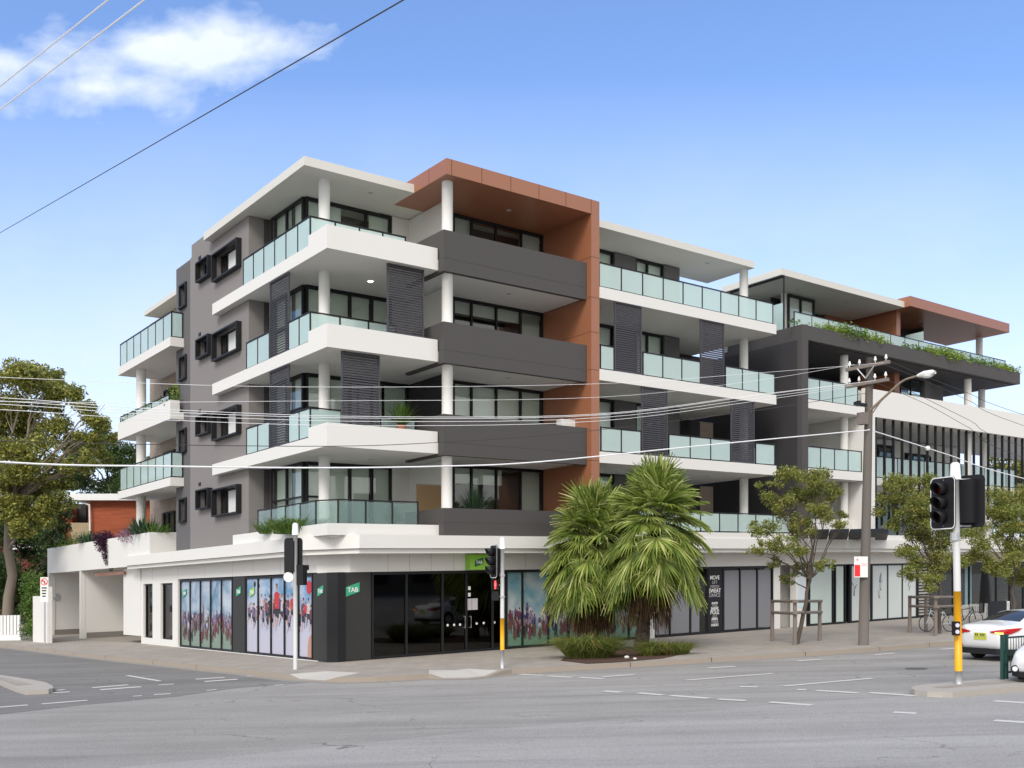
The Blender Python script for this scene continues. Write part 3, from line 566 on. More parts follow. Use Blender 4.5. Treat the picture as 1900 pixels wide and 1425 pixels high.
def tile_text(parent, txt, face, a, p, z, size, m_, name='lettering', center=True, sx=1., shear=0., T=None, bold=0.):
    cu = bpy.data.curves.new('t', 'FONT'); cu.body = txt; cu.size = size; cu.align_x = 'CENTER' if center else 'LEFT'; cu.extrude = .003; cu.offset = bold
    ob = bpy.data.objects.new('t', cu); C.objects.link(ob); bpy.context.view_layer.update()
    me = bpy.data.meshes.new_from_object(ob); mb = BM() if T is None else MB(T)
    vs_ = []
    for v in me.vertices:
        x, y, zz_ = v.co; x *= sx
        vs_.append((a + x, p - .004 - zz_, z + y + shear * x) if face == 'v' else (p - .004 - zz_, a - x, z + y + shear * x))
    mb.add(vs_, [tuple(q.vertices) for q in me.polygons]); bpy.data.objects.remove(ob); bpy.data.meshes.remove(me)
    return mb.build(name, m_, parent)
def tab_logo(parent, face, a, p, z, s, m1=None):
    mb = BM(); h = s * .62; sh = .3
    pts = [(-s / 2, -h / 2 - sh * s / 2), (s / 2, -h / 2 + sh * s / 2), (s / 2, h / 2 + sh * s / 2), (-s / 2, h / 2 - sh * s / 2)]
    sg = 1 if face == 'v' else -1
    for d in (0,): mb.add([((a + x, p - .012, z + y) if face == 'v' else (p - .012, a - x, z + y)) for x, y in pts] + [((a + x, p - .002, z + y) if face == 'v' else (p - .002, a - x, z + y)) for x, y in pts], [(0, 1, 2, 3), (4, 7, 6, 5), (0, 4, 5, 1), (1, 5, 6, 2), (2, 6, 7, 3), (3, 7, 4, 0)])
    o = mb.build('logo_plate', m1 or GRN, parent); tile_text(o, 'TAB', face, a, p - .012, z - s * .16, s * .42, WPL, sx=1.0, bold=.004)
PM1 = poster_mat('racing_poster_print', 3, (.08, .2, .32), (.46, .52, .6), (.2, .27, .22), .2, 1.0)
PM2 = poster_mat('sports_poster_print', 8, (.12, .27, .46), (.52, .58, .68), (.5, .5, .6), .3, 1.9)
PM3 = poster_mat('racing_poster_print_street', 5, (.12, .28, .34), (.42, .47, .47), (.13, .24, .16), .1, .8)
rr = random.Random(5)
a0, a1 = UV(431, -.24), UV(334, -.24)
w1 = shopwin('u', a0, a1, -.25, 5, glass=SHOPG, name='shop_window', poster=1, mull=[UV(x, -.24) for x in (352, 371, 390, 410)])
figs = sorted([(rr.uniform(.02, .98), rr.uniform(.05, .26), rr.uniform(.13, .18), 'horse') for _ in range(60)], key=lambda q: -q[1])
figs = [(rr.uniform(.02, .98), .32, rr.uniform(.08, .11), 'horse') for _ in range(34)] + [(.55, .4, .155, 'horse')] + figs
poster('u', a0 + .07, a1 - .07, -.192, .1, 2.8, PM1, figs, 1, w1)
tab_logo(w1, 'u', UV(341, -.25), -.215, 2.3, .42)
a0, a1 = UV(580, -.24), UV(455, -.24)
w2 = shopwin('u', a0, a1, -.25, 5, glass=SHOPG, name='shop_window', poster=1, mull=[UV(x, -.24) for x in (478, 502, 527, 553)])
figs = [(x, z, s, k) for x, z, s, k in ((.95, .38, .13, 9), (.9, .36, .14, 4), (.76, .48, .14, 5), (.7, .5, .13, 4), (.63, .34, .2, 8), (.44, .36, .2, 5), (.35, .4, .17, 1), (.29, .4, .18, 7), (.13, .3, .2, 1), (.06, .36, .17, 5), (.24, .38, .15, 4), (.59, .32, .15, 4), (.97, .42, .1, 9), (.38, .34, .17, 9), (.84, .36, .12, 4), (.66, .3, .13, 8), (.48, .42, .17, 3), (.52, .3, .285, 7), (.33, .28, .13, 4), (.18, .3, .13, 8), (.02, .3, .16, 1), (.1, .42, .12, 7), (.27, .46, .11, 1), (.41, .45, .12, 8), (.56, .45, .12, 1), (.68, .4, .15, 1), (.73, .32, .14, 9), (.8, .44, .11, 1), (.88, .3, .17, 9), (.93, .48, .09, 5))]
po = poster('u', a0 + .07, a1 - .07, -.192, .1, 2.8, PM2, figs, 4, w2)
mb = BM()
for (x, z, rx, rz, mi) in ((1 - .94, .86, .035, .085, 7), (1 - .97, .08, .05, .2, 6), (.8, .9, .02, .04, 8), (.86, .92, .018, .04, 8)):
    A0 = a0 + (a1 - a0) * (x); Z0 = .1 + 2.7 * z
    mb.mi = mi - 1; mb.add([(-.206, A0 - (a1 - a0) * rx * cos(2 * pi * i / 14), Z0 + 2.7 * rz * sin(2 * pi * i / 14)) for i in range(14)], [tuple(range(14))])
mb.build('window_poster_balls', INK, w2)
tab_logo(w2, 'u', UV(466, -.25), -.215, 2.3, .42, mat('lime_logo', (.3, .5, .1), .5))
tab_logo(pans[1], 'u', UV(443, -.27), -.275, 2.33, .42); tab_logo(pans[0], 'u', UV(595, -.27), -.275, 2.3, .4); tab_logo(pans[2], 'v', VU(655, S0), S0 + .025, 2.32, .5)
# black glass tenancy on the street
a0, a1 = VU(690, S0), VU(939, S0)
ws = shopwin('v', a0, a1, S0, 4, glass=SHOPG, mull=[VU(x, S0) for x in (755, 822, 866, 915)])
mb = BM()
for x, y in ((832, 1160), (844, 1159.5), (855, 1159), (886, 1157), (899, 1156), (919, 1155), (941, 1154)):
    u_, z_ = VU(x, S0, y); mb.tube([(u_, S0 + .05, z_), (u_, S0 + .045, z_)], .045, 12)
for x, y in ((872, 1091), (872, 1103)): u_, z_ = VU(x, S0, y); mb.box(u_ - .05, u_ + .06, S0 + .044, S0 + .05, z_ - .07, z_ + .06)
mb.build('decal', WPL, ws)
mb = BM()
for x, sgn in ((862, 1), (873, -1)):
    u_, z_ = VU(x, S0, 1154); o_ = -.12 * sgn
    mb.tube([(u_, S0 + .05, z_ + .2), (u_, S0 - .04, z_ + .2), (u_, S0 - .04, z_ - .2), (u_, S0 + .05, z_ - .2)], .012, 6)
mb.build('door_handle', STEEL, ws)
mb = BM(); u_, z_ = VU(879, S0, 1121); mb.box(u_ - .04, u_ + .2, S0 + .04, S0 + .05, z_ + .2, z_ - .2); mb.box(u_ - .28, u_ - .06, S0 + .04, S0 + .05, z_ - .2, z_ + .2); mb.build('notice', PAPER, ws)
# poster 3, to the white pier
a0, a1 = VU(939, S0), VU(1206, S0)
w3 = shopwin('v', a0, a1, S0, 7, glass=SHOPG, poster=1, mull=[VU(x, S0) for x in (970, 1018, 1056, 1090, 1130, 1168)])
figs = sorted([(rr.uniform(.02, .98), rr.uniform(.06, .28), rr.uniform(.12, .18), 'horse') for _ in range(120)], key=lambda q: -q[1])
poster('v', a0 + .07, a1 - .07, S0 + .057, .1, 2.8, PM3, figs, 9, w3)
# gym
a0, a1 = VU(1214, S0), VU(1435, S0)
w4 = shopwin('v', a0, a1, S0, 7, mull=[VU(x, S0) for x in (1244, 1282, 1315, 1343, 1374, 1406)])
SHADE = mat('grey_window_shade', (.19, .19, .205), .5, var=.12, scale=1.2)
for a_, b_ in ((1216, 1243), (1245, 1281), (1283, 1300), (1345, 1373), (1375, 1405), (1407, 1432)):
    m = BM(); m.box(VU(a_, S0) + .03, VU(b_, S0) - .03, S0 + .045, S0 + .05, .12, 2.7); m.build('window_shade', SHADE, w4)
u_ = VU(1327, S0)
m = BM(); m.box(VU(1312, S0), VU(1343, S0), S0 + .03, S0 + .056, .1, 2.75); dr = m.build('sign_panel', FRAME, w4)
for txt, y, s, m_ in (('MOVE', 1074, .24, WPL), ('LIFT', 1082.5, .2, STEEL), ('STRETCH', 1090, .16, PAPER), ('SWEAT', 1098.5, .25, WPL), ('DANCE', 1106.5, .22, PAPER), ('PILATES', 1120.5, .13, WPL), ('BOXING', 1125, .1, STEEL), ('BARRE', 1130.5, .17, WPL), ('POLE', 1138.5, .26, WPL), ('CIRCUS', 1144, .1, STEEL), ('AERIAL', 1149.5, .15, WPL), ('YOGA', 1155, .17, PAPER), ('CARDIO', 1161, .15, WPL)):
    z_ = VU(1327, S0, y)[1]; tile_text(dr, txt, 'v', u_, S0 + .028, z_ - s * .1, s, m_, sx=.95 if len(txt) < 6 else .85, bold=.004 if m_ is WPL else 0)

# --- upper slabs, corner wing and copper bay
cream = None
for i, zb in enumerate(FL[1:4]):
    m = BM(); m.box(-.69, 3.45, -1.13, 8.3, zb, zb + TH, mi=0)
    m.box(3.45, 9.97, -1.1, 6, zb + .004, zb + .36, mi=1); m.box(3.45, 17.2, -1.08, 6, zb + .0, zb + .3, mi=1) if False else None
    vs_ = UV((573, 570, 575)[2 - i] if False else 572, -.69)
    m.prism([(-.69, -1.13), (3.45, -1.13), (3.45, -.98), (-.54, -.98), (-.54, vs_), (-.69, vs_)], zb + TH, zb + .74, mi=0)
    sl_ = m.build('balcony', [WHITE, SOFF], b1)
    zr_ = zb + 1.42
    vc = .2
    if i == 2:
        balustrade(sl_, [(-.6, UV(452, -.6)), (-.6, vc), (3.0, vc)], zb + TH, zr_, .93)
    elif i == 1:
        balustrade(sl_, [(-.6, UV(458, -.6)), (-.6, UV(500, -.6))], zb + TH, zr_, 1.1); balustrade(sl_, [(-.6, UV(536, -.6)), (-.6, vc), (2.62, vc)], zb + TH, zr_, .95)
    else:
        balustrade(sl_, [(-.6, UV(458, -.6)), (-.6, UV(500, -.6))], zb + TH, zr_, 1.1); balustrade(sl_, [(-.6, UV(536, -.6)), (-.6, vc), (VU(633, vc), vc)], zb + TH, zr_, .95)
        balustrade(sl_, [(VU(706, vc), vc), (3.4, vc)], zb + TH, zr_ - .1, .95)
    if i: louvre(b1, 'u', UV(535, -.62), UV(500, -.62), -.62, FL[i] + TH + .01, FL[i + 1] - .01)
louvre(b1, 'u', UV(535, -.62), UV(500, -.62), -.62, FL[1] + TH + .01, FL[2] - .01) if False else None
louvre(b1, 'v', VU(719, -.9), VU(787, -.9), -.9, FL[2] + .6, FL[3] - .01)
louvre(b1, 'v', VU(634, -.9), VU(705, -.9), -.9, FL[1] + .6, FL[2] - .01)
# level one ledge
m = BM(); v1 = UV(432, -.69); m.prism([(-.69, v1), (-.69, -1.13), (3.5, -1.13), (3.5, -.95), (-.5, -.95), (-.5, v1)], 4.05, 4.42, mi=0); m.box(-.5, 3.5, -.95, 5.5, 3.98, 4.15, mi=0)
s1 = m.build('balcony', WHITE, b1)
rc = GU(606, 942, 5.3)
balustrade(s1, [(-.55, UV(479, -.55)), (-.55, -.1), (-.1, -.75), (2.9, -.75)], 4.16, 5.22, 1.15, mat_=CLEARB)
# roof
m = BM(); m.box(-.74, 3.45, .34, 9.06, 16.1, 16.39); m.build('roof', CREAM, b1)
m = BM(); m.box(3.45, 17.2, 1.65, 11, 16.12, 16.36); m.build('roof', CREAM, b1)
# columns
for k in range(4):
    zb = FL[k]; z0 = zb + (.1 if k == 0 else TH); column(b1, .38, 1.12 - (.0 if k else 0), z0, FL[k + 1]); column(b1, 3.88, -1.08 if k else -1.05, z0 - .1, FL[k + 1] if k < 3 else 16.1)
# taupe block with punched windows
wz = [zb + .02 for zb in FL[:4]]
holes = []
for zb in (3.88, 6.83, 9.93, 13.02):
    holes += [(6.25, 8.6, zb + 1.42, zb + 2.38), (9.1, 10.3, zb + 1.82, zb + 2.5)]
m = BM(); wall_holes(m, 'u', 5.55, 11.45, -.39, -.14, 3.9, 16.1, holes); m.box(-.14, .2, 5.55, 5.75, 3.9, 16.09); m.box(-.14, 3, 11.3, 11.45, 3.9, 16.5); m.box(-.39, 2.9, 9.1, 11.3, 16.1, 16.6); m.box(-.14, .3, 6.0, 11, 3.9, 4.1)
m.build('taupe_wall', TAUPE, b1)
for zb in (3.88, 6.83, 9.93, 13.02):
    for (s0, s1_, h0, h1) in ((6.25, 8.6, zb + 1.42, zb + 2.38), (9.1, 10.3, zb + 1.82, zb + 2.5)):
        mb = BM(); e = .055; q0, q1 = -.6, -.2
        mb.box(q0, q1, s0 - e, s0, h0 - e, h1 + e); mb.box(q0, q1, s1_, s1_ + e, h0 - e, h1 + e); mb.box(q0, q1, s0, s1_, h0 - e, h0); mb.box(q0, q1, s0, s1_, h1, h1 + e)
        bo = mb.build('window_hood', FRAME, b1)
        window(bo, 'u', s0, s1_, -.2, h0, h1, [s0 + (s1_ - s0) * .68] if s1_ - s0 > 1.5 else [], blind=[(0, .66, 0, 1, 0)] if s1_ - s0 > 1.5 else [(0, 1, .35, 1, 0)], room=True) if False else None
        mb = BM(); mb.box(-.22, -.18, s0, s1_, h0, h0 + .05, mi=0); mb.box(-.22, -.18, s0, s1_, h1 - .05, h1, mi=0); mb.box(-.22, -.18, s0, s0 + .05, h0 + .05, h1 - .05, mi=0); mb.box(-.22, -.18, s1_ - .05, s1_, h0 + .05, h1 - .05, mi=0)
        sm = s0 + (s1_ - s0) * .72; mb.box(-.22, -.18, sm - .03, sm + .03, h0 + .05, h1 - .05, mi=0)
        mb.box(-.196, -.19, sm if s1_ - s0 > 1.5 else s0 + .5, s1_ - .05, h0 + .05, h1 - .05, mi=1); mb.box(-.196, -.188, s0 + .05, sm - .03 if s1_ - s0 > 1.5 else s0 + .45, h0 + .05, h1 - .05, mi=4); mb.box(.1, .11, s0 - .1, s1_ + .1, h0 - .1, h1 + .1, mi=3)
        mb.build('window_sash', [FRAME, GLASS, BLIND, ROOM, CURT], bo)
    mb = BM(); mb.box(-.41, -.385, 10.25, 10.5, zb + 2.75, zb + 2.88); mb.build('air_vent', FRAME, b1)
# recess wall and corner glazing
m = BM(); m.box(.42, .6, 5.2, 5.55, 3.9, 16.09); m.box(.2, .42, 5.56, 5.7, 3.9, 16.08); m.build('recess_wall', GREY, b1)
for k in range(4):
    z0 = FL[k] + (.14 if k == 0 else TH); z1 = FL[k + 1]; up = z0 + 1.15
    bl = [(.02, .98, .15, 1, 0)]
    vc_ = 2.8
    window(b1, 'u', vc_, UV(503, .4), .4, z0, z1 - .003, [UV(530, .4)] , [z0 + (z1 - z0) * (.55 if k else .55)] + ([z0 + (z1 - z0) * .2] if k in (0,) else []), blind=bl, fw=.09)
    ue = (3.98 if k in (3,) else (4.7 if k in (1,) else 3.98)); mu = [1.25, 1.33, 2.25, 3.15] if k in (0, 2, 1) else [1.25, 2.0, 2.9]
    bl2 = [(0, .22, 0, 1, 0), (.24, .5, 0, 1, 0), (.52, .75, 0, 1, 0), (.77, 1, 0, 1, 0)] if k != 3 else [(0, .22, 0, 1, 0), (.24, .42, .0, 1, 0), (.74, .98, .0, 1, 0)]
    window(b1, 'v', .5, ue, 2.7, z0, z1 - .002, mu[:1] + mu[2:], [z0 + (z1 - z0) * .55] if False else [], blind=bl2, fw=.09)
    mb = BM(); mb.box(.56, 1.2, 2.69, 2.79, z0 + (z1 - z0) * .55 - .035, z0 + (z1 - z0) * .55 + .035); mb.build('transom', FRAME, b1)
    m_ = BLACKW if k == 1 else WHITE
    mb = BM(); mb.box(ue, 4.72, 2.7, 2.95, z0 - .05, z1 - .004) if ue < 4.7 else None
    mb.box(4.72, 4.92, .35, 2.95, z0 - .05, z1 - .006); mb.build('party_wall', m_, b1)
    # bay windows
    n = 5; a0, a1 = 4.92, 9.97; x_ = [VU(x, 1.15) for x in ((876, 922, 967) if k < 3 else (876, 921, 968))]
    blb = {0: [(.0, .62, .75, 1, 0), (.8, .99, 0, 1, 1)], 1: [(0, .99, .42, 1, 0)], 2: [(.0, .99, .8, 1, 1), (.8, .99, 0, 1, 1)], 3: [(.0, .34, 0, 1, 1), (.78, .99, 0, 1, 1)]}[k]
    window(b1, 'v', a0, a1, 1.15, z0, z1 - .005, [5.7] + x_, blind=blb, fw=.08)
    if k == 2:
        mb = BM(); mb.box(5.3, 7.6, 1.6, 1.9, z0 + .3, z0 + 1.35); mb.build('pale_counter', WHITE, b1)
    # parapet box
    zp0, zp1 = (zp_ := (FL[k] - .075 if k else 4.06)), (FL[k] + 1.31 if k else 4.98)
    mb = BM(); gz_ = zp0 + .42
    mb.prism([(3.5, 1.0), (3.5, -1.42), (9.96, -1.42), (9.96, -1.24), (3.68, -1.24), (3.68, 1.0)], zp0, gz_)
    mb.prism([(3.505, 1.0), (3.505, -1.415), (9.96, -1.415), (9.96, -1.24), (3.68, -1.24), (3.68, 1.0)], gz_, gz_ + .018)
    mb.prism([(3.5, 1.0), (3.5, -1.42), (9.96, -1.42), (9.96, -1.24), (3.68, -1.24), (3.68, 1.0)], gz_ + .018, zp1)
    mb.build('parapet', GREY, b1)
    if k < 3: downlight(b1, 7.2, -.2, FL[k + 1] + .004, False)
    downlight(b1, 2.2, 1.2, FL[k + 1], lit=(k == 2))
downlight(b1, 7.2, -.2, 16.1)
# copper frame
def panels(mb, u0, u1, v, z0, z1, us, zs):      # thin joints proud of the face
    mb.mi = 1
    for u_ in us: mb.box(u_ - .012, u_ + .012, v - .0025, v + .02, z0, z1)
    for z_ in zs: mb.box(u0, u1, v - .0025, v + .02, z_ - .012, z_ + .012)
m = BM(); m.box(9.97, 10.38, -1.66, 1.25, 3.98, 16.1, mi=0)
for z_ in (6.9, 8.6, 10.3, 11.7, 13.0, 14.5): m.box(9.9675, 9.98, -1.66, 1.1, z_ - .01, z_ + .01, mi=1); m.box(9.97, 10.38, -1.6625, -1.64, z_ - .01, z_ + .01)
m.build('copper_fin', [COPPER, COPPERD], b1)
m = BM(); m.box(3.45, 10.38, -1.66, 1.7, 16.102, 16.63, mi=0); panels(m, 3.45, 10.38, -1.66, 16.1, 16.631, [VU(x, -1.66) for x in (838, 894, 948, 1000, 1050, 1097)], [])
m.mi = 1
for v_ in (-.6, .7): m.box(3.4475, 3.47, v_ - .01, v_ + .01, 16.1, 16.63)
m.build('copper_roof', [COPPER, COPPERD], b1)
# --- right wing
for i, zb in enumerate(FL[1:4]):
    m = BM(); m.box(10.38, 20.9, -1.7, 3.4, zb, zb + TH); m.box(10.38, 17.2, 3.4, 8, zb + .02, zb + TH - .02)
    s_ = m.build('balcony', WHITE, b1); rz_ = zb + 1.37
    if i == 2: balustrade(s_, [(10.4, -1.62), (20.75, -1.62), (20.75, 1.9)], zb + TH, rz_, 1.15)
    elif i == 1:
        for a, b in ((1114, 1139), (1193, 1299), (1346, 1437)): balustrade(s_, [(max(10.4, VU(a, -1.62)), -1.62), (VU(b, -1.62), -1.62)] + ([(VU(b, -1.62), 1.9)] if b == 1437 else []), zb + TH, rz_, 1.15)
        for a, b in ((1141, 1191), (1300, 1344)): louvre(b1, 'v', VU(a, -1.66), VU(b, -1.66), -1.66, zb + TH + .005, FL[3] - .005)
    else:
        for a, b in ((1115, 1189), (1241, 1355), (1402, 1437)): balustrade(s_, [(max(10.4, VU(a, -1.62)), -1.62), (VU(b, -1.62), -1.62)] + ([(VU(b, -1.62), 1.9)] if b == 1437 else []), zb + TH, rz_, 1.15)
        for a, b in ((1191, 1239), (1357, 1400)): louvre(b1, 'v', VU(a, -1.66), VU(b, -1.66), -1.66, zb + TH + .005, FL[2] - .005)
m = BM(); m.box(10.38, 20.54, -.8, 1.94, 16.1, 16.39); m.build('roof', CREAM, b1)
s_ = BM(); s_.box(10.4, 22.35, -1.45, -1.25, 4.052, 4.3); s_ = s_.build('balcony', WHITE, b1)
balustrade(s_, [(10.4, -1.35), (22.3, -1.35)], 4.3, 5.15, 1.15)
for k in range(4):
    z0 = FL[k] + (.14 if k == 0 else TH); z1 = FL[k + 1]
    column(b1, 20.35, -.35, z0 - .1, z1)
    xs = [(10.38, VU(1139, 1.1))] + [(VU(1179, 1.1), VU(1230, 1.1))]
    window(b1, 'v', 10.38, VU(1140, 1.1), 1.1, z0, z1 - .01, [11.5], blind=[(.4, .98, .15, 1, 0)], fw=.09)
    window(b1, 'v', VU(1179, 1.1), VU(1232, 1.1), 1.1, z0, z1 - .01, [VU(1202, 1.1)], blind=[(0, .45, .1, 1, 0), (.5, .98, .1, 1, 0)] if k != 1 else [(0, .3, .1, 1, 0)], fw=.09)
    for q_ in ((1140, 1179), (1232, 1260)): mb = BM(); mb.box(VU(q_[0], 1.05), VU(q_[1], 1.05), 1.02, 1.2, z0, z1 - .02); mb.build('dark_wall_panel', MIDG, b1)
    if k < 3:
        mb = BM(); ua, ub = VU(1293, 3.4), VU(1333, 3.4); mb.box(17.1, ua, 3.2, 3.4, z0, z1 - .01, mi=1); mb.box(ua, ub, 3.2, 3.5, z0 - .1, z1 - .01, mi=0); mb.box(ub, 22.3, 5.2, 5.4, z0 - .3, z1 - .01, mi=1); mb.build('rear_wall', [BBEI, BLACKW], b1)
    downlight(b1, 11.5, -.2, z1); downlight(b1, 18.2, -.1, z1)
mb = BM(); mb.box(17.0, 17.2, 1.1, 8, 3.98, 16.1); mb.build('end_wall', WHITE, b1)
# --- rear part on the side street
m = BM(); wall_holes(m, 'u', 11.46, 13.85, -.12, .12, 3.9, 16.3, [(12.62, 13.3, zb + 1.5, zb + 2.4) for zb in (3.88, 6.83, 9.93, 13.0)]); m.box(.12, 3, 13.6, 13.85, 3.9, 16.3); m.build('grey_rear_wall', MIDG, b1)
for zb in (3.88, 6.83, 9.93, 13.0):
    mb = BM(); mb.box(-.2, -.02, 12.55, 12.62, zb + 1.43, zb + 2.47, mi=0); mb.box(-.2, -.02, 13.3, 13.37, zb + 1.43, zb + 2.47, mi=0); mb.box(-.25, -.02, 12.62, 13.3, zb + 1.43, zb + 1.5, mi=0); mb.box(-.2, -.02, 12.62, 13.3, zb + 2.4, zb + 2.47, mi=0); mb.box(.0, .01, 12.62, 13.3, zb + 1.5, zb + 2.4, mi=1); mb.box(.25, .26, 12.4, 13.5, zb + 1.3, zb + 2.5, mi=2)
    mb.build('narrow_window', [FRAME, GLASS, ROOM], b1)
for k, (zb, h) in enumerate(((6.85, .36), (9.68, .8), (12.76, .38))):
    m = BM(); m.box(-.7, 1.6, 12.93, 20.15, zb, zb + h if k != 1 else zb + .3)
    if k == 1: m.prism([(-.3, 12.93), (-.7, 12.93), (-.7, 20.15), (1.5, 20.15), (1.5, 20.0), (-.55, 20.0), (-.55, 13.08), (-.3, 13.08)], zb + .3, zb + h)
    s_ = m.build('balcony', WHITE, b1)
    if k != 1: balustrade(s_, [(-.15, 13.0), (-.62, 13.0), (-.62, 20.0), (1.5, 20.0)], zb + h, zb + h + 1.1, .95)
    else: balustrade(s_, [(-.62, 13.3), (-.62, 20.0)], zb + h, zb + h + .3, 1.2)
for za, zb in ((4.0, 6.85), (7.2, 9.68), (10.0, 12.76)): column(b1, -.2, UV(262, -.2), za, zb, .22)
m = BM(); m.box(.55, 3, 12.9, 20.2, 15.8, 16.02); m.build('roof', CREAM, b1)
m = BM(); u_ = 1.3; wall_holes(m, 'u', 13.9, UV(278, u_), u_, u_ + .25, 3.9, 15.8, [(UV(322, u_), UV(300, u_), zb + .2, zb + 2.3) for zb in (3.9,)]); m.box(u_ + .25, 5, UV(278, u_) - .25, UV(278, u_), 3.9, 15.8); m.build('beige_brick_wall', BBEI, b1)
for zb in (4.0, 6.9, 9.9): window(b1, 'u', UV(322, 1.2), UV(302, 1.2), 1.22, zb + .2, zb + 2.2, [UV(311, 1.2)], blind=None)
# car park entrance wing
m = BM()
v0, v1_, v2_, v3 = 18.5, UV(148, -.75), UV(88, -.75), UV(228, -.75)
m.box(-.75, -.45, 15.4, v2_, 3.58, 5.02); m.box(-.45, 1.2, 15.4, 15.7, 4.05, 5.02); m.box(-.45, 3.9, 15.7, v2_, 3.58, 3.9)
m.box(-.74, -.5, v1_ - .1, v1_ + .1, -.3, 3.58); m.box(-.74, -.4, v2_ - .3, v2_, -.3, 3.58)
m.box(-.5, 4, v2_ - .25, v2_, -.3, 3.58); m.box(-.49, 4, v1_ - .1, v1_ + .1, -.3, 3.58); m.box(3.5, 3.7, 18.5, v2_, -.5, 3.58)
m.build('car_park_wall', WHITE, b1)
m = BM(); m.box(-.3, .8, UV(262, -.3), UV(230, -.3), .33, 3.45, mi=0) if False else m.box(-.35, -.15, UV(262, -.3), UV(231, -.3), .35, 3.5); m.box(-.1, 3.4, 17.9, 18.1, -.3, 3.5); m.build('car_park_return_wall', WHITE, b1)
m = BM(); v_ = UV(172, -.6); v2__ = UV(225, -.6); m.box(-.5, -.42, v2__, v_, 3.25, 3.4, mi=0); m.build('height_bar', COPPER, b1)
pl_ = mat('stained_concrete', (.17, .155, .14), .9, var=.3)
for v_ in (v2_ - .25, v1_ - .1): m = BM(); m.box(-.44, 3.4, v_ - .06, v_ - .003, -.28, .3); m.build('car_park_plinth', pl_, b1)
u_, z_ = VU(105, v2_ - .25, 1108); m = BM(); m.tube([(u_, v2_ - .25, z_), (u_, v2_ - .3, z_)], .22, 18); m.build('round_vent', STEEL, b1)
m = BM(); m.box(-.49, 3.4, 18.2, v2_ - .3, -.28, .25); m.build('car_park_plinth', mat('stained_concrete', (.2, .18, .16), .9, var=.3), b1) if False else None
downlight(b1, -.76, UV(105, -.76), 2.2) if False else None
m = BM(); m.tube([(1.5, v2_ - .25, 2.35), (1.5, v2_ - .31, 2.35)], .3, 18); m.build('round_vent', STEEL, b1) if False else None
for o in b1.children:
    if o.name.startswith('column'): smooth_sides(o)
# ================================================================ BUILDING 2
b2 = thing('apartment_building', 'apartment block with a planted charcoal parapet and a white hood with black vertical fins', 'apartment building', W(22.4, 0), baked=True)
UE = 60.0
m = BM(); m.box(23.2, 42, 4.2, 14, .1, 12.9); m.box(27, UE, 2.0, 4.2, .1, 3.9); m.build('core', ROOM, b2)
m = BM(); m.box(22.4, 22.62, -1.7, 9, 4.06, 12.97); m.build('charcoal_side_wall', BLACKW, b2)
m = BM(); m.box(22.4, 22.85, -1.95, -1.7, 4.06, 12.97); m.build('charcoal_frame', GREY, b2)
m = BM(); m.box(22.4, 42.65, -1.95, -1.7, 12.97, 13.62); m.box(22.4, 22.65, -1.7, 2.6, 12.97, 13.62); m.box(42.4, 42.65, -1.7, 2.6, 12.97, 13.62); m.box(22.65, 42.4, 2.35, 2.6, 12.97, 13.5)
m.box(22.65, 42.4, -1.7, 2.35, 13.0, 13.2); m.build('charcoal_parapet', GREY, b2)
fascia(b2, 'podium_fascia', [(22.38, -1.5), (UE, -1.5)], .25, 3.62, 4.05, WHITE); fascia(b2, 'podium_trim', [(22.38, -1.4), (UE, -1.4)], .15, 3.46, 3.61, WHITE)
m = BM(); m.box(22.38, UE, -1.25, 3, 3.5, 3.98); m.box(22.9, 27.9, -1.3, -1.15, 3.99, 5.0); m.box(28, UE, -1.3, -1.15, 3.99, 4.3); m.build('podium_slab', WHITE, b2)
# white pillar and hood
m = BM(); m.box(27.28, 28.05, -2.0, -1.6, 3.98, 9.93); m.box(27.28, UE, -2.0, -1.75, 9.93, 11.25); m.box(27.28, 27.5, -1.6, 3, 3.98, 11.2); m.box(27.5, UE, -1.75, 4, 10.9, 11.1); m.box(27.5, UE, -1.75, 4.1, 10.0, 10.12)
m.build('white_hood', WHITE, b2)
for zb, ue in ((6.83, 27.27), (9.93, 27.27)):
    m = BM(); m.box(22.63, ue, -1.9, 3.8, zb, zb + .4); s_ = m.build('balcony', WHITE, b2); balustrade(s_, [(22.9, -1.8), (26.9 if zb > 9 else 27.2, -1.8)], zb + .4, zb + 1.42, 1.05)
m = BM(); m.box(28.06, 47, -.9, 4.1, 6.83, 7.2); s_ = m.build('balcony', WHITE, b2); balustrade(s_, [(28.1, -.85), (44.5, -.85)], 7.2, 8.3, 1.3)
m = BM()
n = 42
for i in range(n):
    u_ = 28.3 + i * .78
    if u_ < UE: m.box(u_, u_ + .06, -1.9, -1.77, 5.2, 9.928)
m.build('vertical_fins', FRAME, b2)
for u_, v_, za, zb in ((26.85, -1.1, 10.3, 12.97), (26.85, -1.1, 7.2, 9.93), (26.85, -1.1, 4.1, 6.83), (38.25, -1.2, 7.2, 9.95), (38.25, -1.2, 11.1, 12.97), (42.1, 0, 11.1, 12.97), (42.6, .4, 13.2, 16.1), (41.5, -.4, 7.2, 9.95), (36, -.4, 4, 6.83), (42, -.4, 4, 6.83)): column(b2, u_, v_, za, zb)
for za, zb, dark in ((10.33, 12.92, 1), (7.23, 9.93, 0), (4.0, 6.83, 1)):
    m = BM(); m.box(22.62, 27.27 if za < 10 else 34.5, 3.4, 3.6, za, zb); m.build('rear_wall', BLACKW if dark else WHITE, b2)
    window(b2, 'v', 22.8, 25.6, 3.28, za, zb - .3, [23.7, 24.6], blind=[(0, .5, 0, 1, 0)] if not dark else None)
